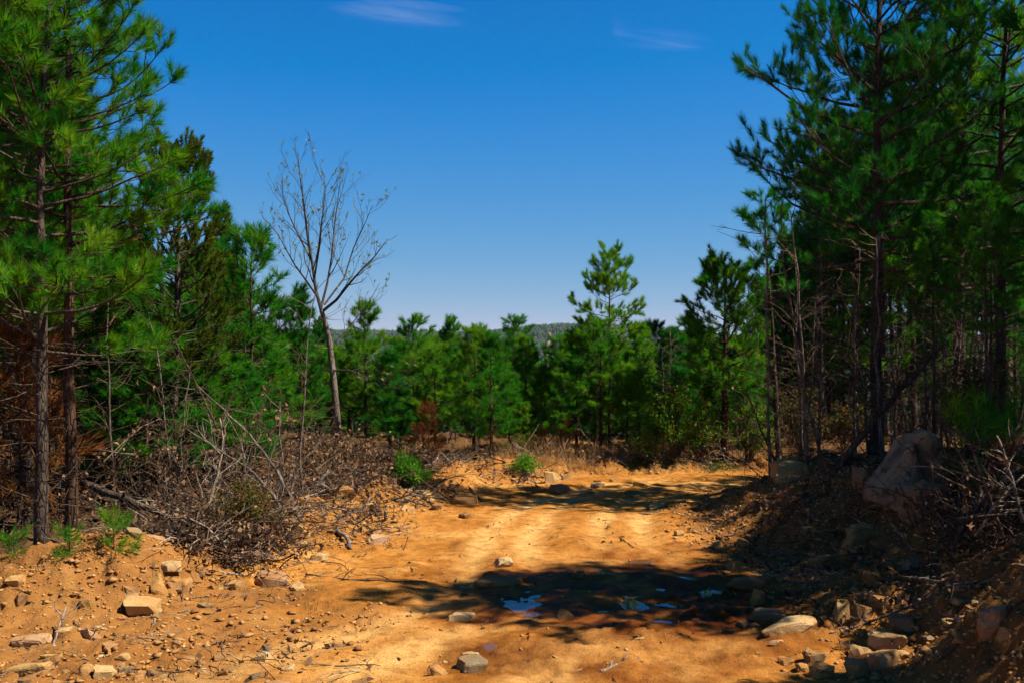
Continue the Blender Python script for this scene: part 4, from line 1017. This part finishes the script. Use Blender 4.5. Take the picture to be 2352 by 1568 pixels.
S('dark log lying on the left verge behind the yellow stone', [(640, 1110, 14.2), (690, 1140, 13.7), (735, 1168, 13.4)], 0.04, 0.035, 'bark', 'fallen_log', 'log', 0, 21)
S('grey broken pole sticking up out of the left verge brush', [(715, 1140, 13.8), (735, 1105, 13.9), (755, 1078, 14.0)], 0.03, 0.026, 'bark_grey', 'broken_pole', 'pole', 0, 22)
S('pale grey log end pointing at the broken pole', [(722, 1100, 14.2), (750, 1122, 14.0), (775, 1142, 13.8)], 0.03, 0.03, 'wood_pale', 'fallen_log', 'log', 0, 23)
S('grey branch lying towards the yellow angular rock', [(900, 1130, 14.9), (945, 1150, 14.6), (985, 1165, None)], 0.026, 0.014, 'bark_grey', 'fallen_branch', 'branch', 5, 24)
S('dark fallen branch across the left verge above the long yellow stone', [(760, 1160, 13.6), (810, 1148, 13.9), (860, 1146, 14.1), (935, 1150, 14.3)], 0.028, 0.018, 'bark', 'fallen_branch', 'branch', 5, 25)
S('short grey post stub standing on the left verge', [(886, 1195, None), (884, 1172, 13.2)], 0.022, 0.02, 'bark_grey', 'wood_stub', 'branch', 0, 26)
S('broken white snag trunk rising behind the middle treeline', [(1255, 880, 24.0), (1253, 830, 24.0), (1258, 790, 24.0), (1262, 765, 24.0)], 0.07, 0.035, 'wood_pale', 'snag', 'dead trunk', 0, 27)
S('twisted brown stick lying on the road at the bottom', [(1380, 1543, None), (1410, 1530, None), (1440, 1520, None), (1465, 1513, None)], 0.013, 0.008, 'wood_pale', 'fallen_stick', 'stick', 2, 28, tl=0.1)
S('thin stick at the upper end of the wet road shadow', [(1432, 1240, None), (1445, 1250, None), (1458, 1258, None)], 0.008, 0.004, 'twig', 'fallen_stick', 'stick', 0, 29)
S('dark stick lying across the left road edge', [(705, 1320, None), (780, 1330, None), (860, 1333, None), (980, 1336, None)], 0.012, 0.006, 'twig', 'fallen_stick', 'stick', 5, 30, tl=0.2)
S('leaning dead pole crossing in front of the tall dark bank pine', [(1900, 1110, 12.4), (1950, 1040, 12.3), (2010, 960, 12.2), (2080, 880, 12.1), (2160, 800, 12.0)], 0.05, 0.03, 'bark', 'leaning_pole', 'pole', 4, 31)
S('thin dark pole leaning left beside the orange boulder', [(1800, 1090, 14.6), (1760, 1020, 14.7), (1735, 950, 14.9), (1715, 900, 15.1)], 0.02, 0.008, 'bark', 'leaning_pole', 'pole', 5, 32)
S('broken grey limb end on the slope under the boulder', [(2160, 1195, 8.9), (2180, 1225, 8.8), (2205, 1255, 8.7)], 0.026, 0.024, 'bark_red', 'fallen_branch', 'branch', 0, 33)
S('long thin branch lying down the right slope to the pale slab', [(2150, 1370, None), (2050, 1410, None), (1960, 1440, None), (1905, 1455, None)], 0.013, 0.006, 'bark_grey', 'fallen_branch', 'branch', 3, 34, tl=0.2)
S('grey log lying on the right slope below the brush', [(2100, 1330, None), (2150, 1340, None), (2205, 1348, None)], 0.022, 0.018, 'bark_grey', 'fallen_log', 'log', 0, 35)
S('pale stick standing highest in the right brush', [(2325, 1290, 8.2), (2295, 1200, 8.3), (2255, 1090, 8.4), (2215, 985, 8.5)], 0.016, 0.008, 'twig', 'leaning_stick', 'stick', 8, 36)
S('thick dark limb lying through the right brush', [(2180, 1260, 8.5), (2230, 1180, 8.5), (2290, 1120, 8.5), (2345, 1070, 8.5)], 0.036, 0.03, 'bark', 'fallen_limb', 'branch', 5, 37)
S('slender pale twig reaching left in front of the boulder', [(2290, 1120, 8.6), (2215, 1085, 8.7), (2140, 1070, 8.8), (2080, 1070, 8.9)], 0.008, 0.004, 'wood_pale', 'dead_branch', 'branch', 4, 38, tl=0.2)
S('upright grey stem at the right edge of the right brush', [(2350, 1200, 8.0), (2330, 1120, 8.1), (2310, 1050, 8.2), (2290, 1000, 8.3)], 0.016, 0.009, 'bark_grey', 'dead_branch', 'branch', 6, 39)
S('pale crossing stick low in the right brush', [(2240, 1230, 8.3), (2290, 1150, 8.3), (2352, 1090, 8.3)], 0.014, 0.008, 'wood_pale', 'leaning_stick', 'stick', 5, 40)

def brush(name, n, boxes, hmax, lmin, lmax, rad, mats, label, seed, leaves=0, lean=0.5):
    r = np.random.default_rng(seed)
    tbs = [Tubes() for _ in mats]; lv = []
    for k in range(n):
        xa, xb, ya, yb = boxes[r.integers(len(boxes))]
        x, y = r.uniform(xa, xb), r.uniform(ya, yb)
        L = r.uniform(lmin, lmax) * (0.5 + r.random()); a = r.random() * 6.28; el = abs(r.normal(0, lean))
        d = np.array([math.cos(a) * math.cos(el), math.sin(a) * math.cos(el), math.sin(el)])
        p0 = np.array([x, y, H(x, y) + hmax * r.random() ** 2.0])
        p1 = p0 + d * L; p1[2] = max(p1[2], H(p1[0], p1[1]) + 0.01)
        tb = tbs[r.integers(len(mats))]
        pts = curve_pts(p0, p1, r.normal(0, 0.10, 3) * L, 6, r, 0.02 * L)
        r0 = rad * (0.4 + 1.0 * r.random() ** 2)
        tb.add(pts, np.linspace(r0, r0 * 0.35, 6), 4)
        for j in range(r.integers(1, 4)):
            b = r.integers(1, 6); q = pts[b]; n2 = unit(d + r.normal(0, 0.6, 3)); l = L * (0.15 + 0.3 * r.random())
            tb.add(np.stack([q, q + n2 * l * 0.5 + r.normal(0, 0.02, 3), q + n2 * l]), np.array([r0 * 0.5, r0 * 0.4, r0 * 0.2]), 3)
        lv.append(pts[2:])
    V, F, mi, off = [], [], [], 0
    for i, tb in enumerate(tbs):
        v, f = tb.arrays(); V.append(v); F.append(f + off); mi.append(np.full(len(f), i)); off += len(v)
    ms = [M[m] for m in mats]
    if leaves:
        P = np.concatenate(lv); P = P[r.integers(0, len(P), leaves)] + r.normal(0, 0.03, (leaves, 3))
        d = unit(r.normal(0, 1, (leaves, 3)) + np.array([0, 0, -0.5])); sd = unit(np.cross(d, r.normal(0, 1, (leaves, 3))))
        l = r.uniform(0.035, 0.085, (leaves, 1)); nn_ = np.cross(d, sd) * l * 0.25
        q = np.stack([P, P + d * l * 0.5 + sd * l * 0.28 + nn_, P + d * l, P + d * l * 0.5 - sd * l * 0.28 + nn_], 1)
        V.append(q.reshape(-1, 3)); F.append(np.arange(leaves * 4).reshape(-1, 4) + off); mi.append(np.full(leaves, len(ms))); ms.append(M['leaf_dead'])
    obj(name, mesh_np(name, np.concatenate(V), F, ms, midx=np.concatenate(mi)), None, label, 'brush', kind='stuff')
brush('brush_tangle', 700, [(-4.2, -2.4, 10.1, 11.4), (-4.2, -2.7, 10.6, 12.2), (-3.6, -2.6, 10.0, 11.0)], 0.22, 0.25, 0.75, 0.010, ['bark', 'wood_pale', 'bark_red', 'twig', 'bark'], 'tangled pile of dead grey branches and twigs left of the road', 1, 2600, 0.32)
brush('brush_thicket', 150, [(-5.0, -2.8, 11.6, 14.5)], 0.8, 0.5, 1.2, 0.009, ['twig', 'bark_red', 'bark_grey'], 'thicket of dead stems behind the left brush pile', 2, 900, 0.8)
brush('dead_brush', 1000, [(-3.4, -1.7, 13.6, 16.6), (-4.0, -2.4, 15.0, 18.0), (-3.2, -1.4, 15.5, 17.4)], 0.30, 0.2, 0.55, 0.009, ['bark_red', 'bark', 'twig', 'bark_red', 'bark'], 'brown dead brush with withered leaves below the bare tree', 3, 5200, 0.5)
brush('verge_brush', 360, [(-0.8, 4.5, 18.5, 19.6), (1.5, 4.0, 18.6, 20.2)], 0.2, 0.2, 0.6, 0.008, ['twig', 'wood_pale', 'bark_red'], 'dead twigs along the far verge under the treeline', 4, 500, 0.5)
brush('bank_brush', 300, [(3.7, 4.9, 7.8, 9.4), (4.0, 5.2, 8.6, 10.4)], 0.45, 0.3, 0.9, 0.008, ['twig', 'bark', 'bark_grey', 'bark_red'], 'tangle of dead branches and curled leaves on the right bank', 5, 900, 0.5)
brush('stand_undergrowth', 700, [(3.8, 9.5, 12.8, 20.0), (4.5, 12, 15, 26)], 0.6, 0.4, 1.5, 0.008, ['twig', 'bark_red', 'bark'], 'thin dead stems and twigs under the right stand', 6, 600, 1.0)
brush('bank_twigs', 420, [(2.5, 4.6, 6.2, 14.5), (2.6, 4.0, 8.5, 13)], 0.03, 0.12, 0.45, 0.006, ['twig', 'wood_pale', 'bark_red'], 'twigs and roots strewn over the right bank', 7, 1800, 0.15)
brush('left_twigs', 260, [(-4.6, -1.8, 8.6, 10.4), (-3.0, -1.2, 10, 14), (-4, -1.0, 6.9, 8.2)], 0.02, 0.1, 0.4, 0.005, ['twig', 'wood_pale', 'bark_red'], 'small twigs strewn along the left road edge', 8, 250, 0.12)
brush('forest_litter', 300, [(-7.5, -4.2, 11.6, 14), (-9, -4, 13, 20)], 0.4, 0.4, 1.3, 0.008, ['twig', 'bark', 'bark_red'], 'thin dead stems under the left stand', 9, 1200, 0.9)

brush('road_litter', 130, [(-2.5, 2.3, 6.9, 10.5), (-1.8, 2.3, 10, 16)], 0.0, 0.04, 0.16, 0.004, ['twig', 'bark'], 'scattered twigs and leaves lying on the road', 10, 160, 0.08)
brush('berm_brush', 420, [(-3.3, -2.4, 10.8, 12.6), (-2.9, -1.7, 12.2, 14.6), (-2.3, -0.9, 14.2, 16.8), (-1.4, 0.6, 16.4, 18.2)], 0.12, 0.2, 0.7, 0.011, ['bark', 'wood_pale', 'twig', 'bark_red', 'bark_grey'], 'broken branches and roots tangled along the left berm', 11, 700, 0.3)
# slim bare stems in the right stand and the left thicket
def bare_stem(seed, Ht):
    r = np.random.default_rng(seed); tb, tw = Tubes(), Tubes()
    z = np.linspace(-0.1, Ht, 9); p = np.stack([np.cumsum(r.normal(0, 0.03, 9)), np.cumsum(r.normal(0, 0.03, 9)), z], 1)
    rad = np.linspace(0.022, 0.006, 9); tb.add(p, rad, 6)
    for k in range(26):
        zz = Ht * (0.2 + 0.8 * r.random()); q = np.array([np.interp(zz, z, p[:, 0]), np.interp(zz, z, p[:, 1]), zz]); a = r.random() * 6.28
        d = unit(np.array([math.cos(a), math.sin(a), 0.3 + 0.6 * r.random()])); l = 0.2 + 0.5 * r.random()
        pts = curve_pts(q, q + d * l, r.normal(0, 0.05, 3), 5, r, 0.015); tw.add(pts, np.linspace(0.006, 0.002, 5), 3)
        for j in range(2):
            b = r.integers(1, 5); e = pts[b] + unit(d + r.normal(0, 0.6, 3)) * l * 0.4; tw.add(np.stack([pts[b], (pts[b] + e) / 2 + r.normal(0, 0.01, 3), e]), np.array([0.004, 0.003, 0.0015]), 3)
    return tb.mesh('stem', M['bark_grey']), tw.mesh('twigs', M['twig'])
stems = [bare_stem(600 + k, 2.2 + 0.5 * k) for k in range(3)]
r6 = np.random.default_rng(66)
def put_stem(px, Y, s, lab, grp, k):
    x = X_at(px, Y)
    e = obj('bare_sapling', None, None, lab, 'sapling', grp, loc=(x, Y, H(x, Y) - 0.03)); e.rotation_euler = (r6.normal(0, 0.07), r6.normal(0, 0.07), r6.random() * 6.28); e.scale = (s, s, s)
    obj('stem', stems[k % 3][0], e); obj('crown', stems[k % 3][1], e)
for k in range(26): put_stem(1740 + 520 * r6.random(), 13.5 + 6.5 * r6.random(), 0.8 + 0.6 * r6.random(), 'thin leafless sapling among the trunks of the right stand', 'bare saplings of the right stand', k)
for k in range(16): put_stem(180 + 540 * r6.random(), 12.5 + 5 * r6.random(), 0.7 + 0.5 * r6.random(), 'thin leafless sapling in the left thicket behind the brush', 'bare saplings of the left thicket', k)
for k, px in enumerate((1520, 1545, 1590)): put_stem(px, 20.5 + 0.4 * k, 1.0 - 0.08 * k, 'leafless grey sapling in front of the treeline left of the round topped pine', 'bare saplings by the bend', k)

# ------------------------------------------------------------------ grass, bushes
def grass(name, spots, n, hmin, hmax, mat, label, seed, spread=0.22, w=0.006, bend=0.35):
    r = np.random.default_rng(seed); B, D, L = [], [], []
    for (x, y) in spots:
        a = r.random(n) * 6.28; q = np.abs(r.normal(0, spread, n))
        bx = x + np.cos(a) * q; by = y + np.sin(a) * q
        B.append(np.stack([bx, by, hgrid(bx, by) - 0.01], 1))
        D.append(unit(np.stack([np.cos(a) * bend * r.random(n) * 1.6, np.sin(a) * bend * r.random(n) * 1.6, np.ones(n)], 1)))
        L.append(hmin + (hmax - hmin) * r.random(n))
    V, F = blades(np.concatenate(B), np.concatenate(D), np.concatenate(L), np.full(len(spots) * n, w), r)
    obj(name, mesh_np(name, V, F, [M[mat]]), None, label, 'grass', kind='stuff')
r7 = np.random.default_rng(77)
sp = [(X_at(px, Y), Y) for px, Y in [(1160, 18.2), (1190, 18.6), (1225, 18.3), (1250, 18.9), (1280, 18.6), (1310, 18.9), (1330, 18.4), (1360, 18.8), (1410, 19.0), (1210, 18.9), (1240, 18.5), (1440, 19.2), (1480, 19.4), (1530, 19.3), (1560, 19.5)]]
grass('dry_grass', sp, 60, 0.15, 0.6, 'dry_grass', 'tall tan dry grass along the far edge of the road', 1, 0.16, 0.007, 0.55)
grass('green_grass', [(X_at(1440 + 260 * r7.random(), 18.7), 18.45 + 0.7 * r7.random()) for _ in range(40)], 60, 0.04, 0.13, 'grass', 'short green grass on the verge at the bend', 2, 0.16, 0.006)
grass('sparse_weeds', [(r7.uniform(-4.2, -1.2), r7.uniform(8.6, 15)) for _ in range(40)] + [(r7.uniform(2.8, 4.3), r7.uniform(7, 14)) for _ in range(20)], 12, 0.03, 0.11, 'grass', 'tiny green weeds sprouting along the road edges', 3, 0.06, 0.006)
grass('pale_grass', [(X_at(700 + 900 * r7.random(), 19.5), 19.0 + 3.2 * r7.random()) for _ in range(170)], 36, 0.08, 0.32, 'dry_grass', 'thin dry grass under the treeline', 4, 0.22, 0.006, 0.5)

def bush(px, py, wid, hei, mat, label, seed, n=2600, leaf=0.03, stems_=26, name='bush', wmul=0.5):
    r = np.random.default_rng(seed); x, y, z = hit(px, py)
    tb = Tubes(); tips = []
    for k in range(stems_):
        a = r.random() * 6.28; q = r.random() ** 0.6
        e = np.array([math.cos(a) * wid * 0.5 * q, math.sin(a) * wid * 0.4 * q, hei * (1 - 0.5 * q * q) * (0.6 + 0.5 * r.random())])
        pts = curve_pts(np.array([0, 0, -0.05]), e, np.array([0, 0, 0.1 * hei]), 6, r, 0.02); tb.add(pts, np.linspace(0.007, 0.002, 6), 4); tips.append(pts[2:])
    T = np.concatenate(tips); B = T[r.integers(0, len(T), n)] + r.normal(0, 0.055, (n, 3)) * np.array([1, 1, 0.8])
    B[:, 2] = np.maximum(B[:, 2], 0.01)
    V, F = blades(B, unit(r.normal(0, 1, (n, 3)) + np.array([0, 0, 0.3])), leaf * (0.6 + 0.8 * r.random(n)), np.full(n, leaf * wmul), r)
    e = obj(name, None, None, label, 'bush', loc=(x, y, z)); obj('stem', tb.mesh('stem', M['twig']), e)['kind'] = 'stuff'; obj('foliage', mesh_np('foliage', V, F, [M[mat]]), e)
bush(940, 1118, 0.75, 0.5, 'leaf_green', 'bright green leafy bush above the yellow angular rock', 1, 3400, 0.045)
bush(560, 1232, 0.95, 0.55, 'olive', 'low olive brown shrub beside the bent saplings', 2, 7000, 0.035, 44)
bush(1205, 1085, 0.5, 0.3, 'leaf_green', 'small green bush in front of the middle pines left of the dry grass', 3, 1400, 0.04)
bush(2310, 1010, 0.9, 0.6, 'olive', 'olive and rust twiggy shrub at the right edge above the brush', 4, 4200, 0.06, 30, wmul=0.16)

M['broadleaf'] = foliage_mat('broadleaf_leaves', (0.05, 0.14, 0.01), (0.11, 0.23, 0.015), (0.22, 0.32, 0.02), 0.45, 0.08)
for k, (px, py, w_, h_, mt, n_, lf, lab) in enumerate([
        (1545, 1063, 1.0, 1.75, 'broadleaf', 2600, 0.06, 'tall thin yellow green broadleaf shrub left of the round topped pine'),
        (1608, 1060, 1.1, 1.25, 'broadleaf', 2600, 0.06, 'broad yellow green shrub just left of the round topped pine trunk'),
        (1478, 1064, 0.8, 0.7, 'broadleaf', 1600, 0.05, 'low yellow green shrub under the lone taller pine'),
        (1722, 1062, 1.2, 1.2, 'broadleaf', 2600, 0.06, 'yellow green shrub right of the round topped pine trunk'),
        (1840, 1045, 1.4, 1.3, 'olive', 2600, 0.07, 'dark twiggy shrub behind the orange boulder'),
        (1935, 1040, 1.4, 1.2, 'olive', 2600, 0.07, 'dark twiggy shrub behind the round grey boulder'),
        (2230, 1030, 1.3, 1.3, 'olive', 2600, 0.07, 'dark twiggy shrub behind the big boulder on the right bank')]):
    bush(px, py, w_, h_, mt, lab, 20 + k, n_, lf, 34)

# ------------------------------------------------------------------ wooded hills far behind
def forest():
    r = np.random.default_rng(9)
    n = 17000
    y = 420 + 800 * r.random(n) ** 0.8; x = (r.random(n) * 0.78 - 0.36) * y
    sides = 6; hgt_t = 4 + 4.5 * r.random(n); rad = 1.3 + 1.3 * r.random(n)
    a = np.arange(sides) / sides * 2 * np.pi
    rings = []
    for f, zr in ((0.7, 0.18), (1.0, 0.42), (0.75, 0.72)):
        j = 0.75 + 0.5 * r.random((n, sides))
        rings.append(np.stack([np.cos(a)[None] * rad[:, None] * f * j, np.sin(a)[None] * rad[:, None] * f * j, np.broadcast_to((hgt_t * zr)[:, None], (n, sides)) + r.normal(0, 0.4, (n, sides))], -1))
    top = np.stack([r.normal(0, 0.3, n), r.normal(0, 0.3, n), hgt_t], -1)[:, None]
    V = np.concatenate(rings + [top], 1) + np.stack([x, y, hgt(x, y, False)], -1)[:, None]
    q = []
    for lv in (0, 1):
        for k in range(sides): q.append([lv * sides + k, lv * sides + (k + 1) % sides, (lv + 1) * sides + (k + 1) % sides, (lv + 1) * sides + k])
    t = [[2 * sides + k, 2 * sides + (k + 1) % sides, 3 * sides] for k in range(sides)]
    m = 3 * sides + 1; off = (np.arange(n) * m)[:, None, None]
    obj('forest', mesh_np('forest', V.reshape(-1, 3), [(np.array(q)[None] + off).reshape(-1, 4), (np.array(t)[None] + off).reshape(-1, 3)], [M['far_forest']]), None, 'distant forest covering the hills behind the treeline', 'forest', kind='stuff')
M['far_forest'] = simple_var_mat('far_forest', [(0.12, (0.018, 0.044, 0.015)), (0.55, (0.023, 0.052, 0.017)), (0.85, (0.030, 0.058, 0.020))], 0.02, 0.9)
forest()

# ------------------------------------------------------------------ thin haze over the valley
def haze():
    m, nd, ln = new_mat('haze_air')
    out = N(nd, 'ShaderNodeOutputMaterial'); v = N(nd, 'ShaderNodeVolumePrincipled')
    v.inputs['Color'].default_value = (0.72, 0.82, 0.95, 1); v.inputs['Density'].default_value = 0.0001; v.inputs['Anisotropy'].default_value = 0.2
    ln.new(v.outputs[0], out.inputs['Volume'])
    x0, x1, y0, y1, z0, z1 = -4600.0, 4600.0, -400.0, 6000.0, float(GZ.min()) - 1.5, float(GZ.max()) + 16.0
    V = np.array([[x, y, z] for z in (z0, z1) for (x, y) in ((x0, y0), (x1, y0), (x1, y1), (x0, y1))])
    F = np.array([[3, 2, 1, 0], [4, 5, 6, 7], [0, 1, 5, 4], [1, 2, 6, 5], [2, 3, 7, 6], [3, 0, 4, 7]])
    obj('haze', mesh_np('haze', V, F, [m]), kind='stuff')
HAZE = True
if HAZE: haze()
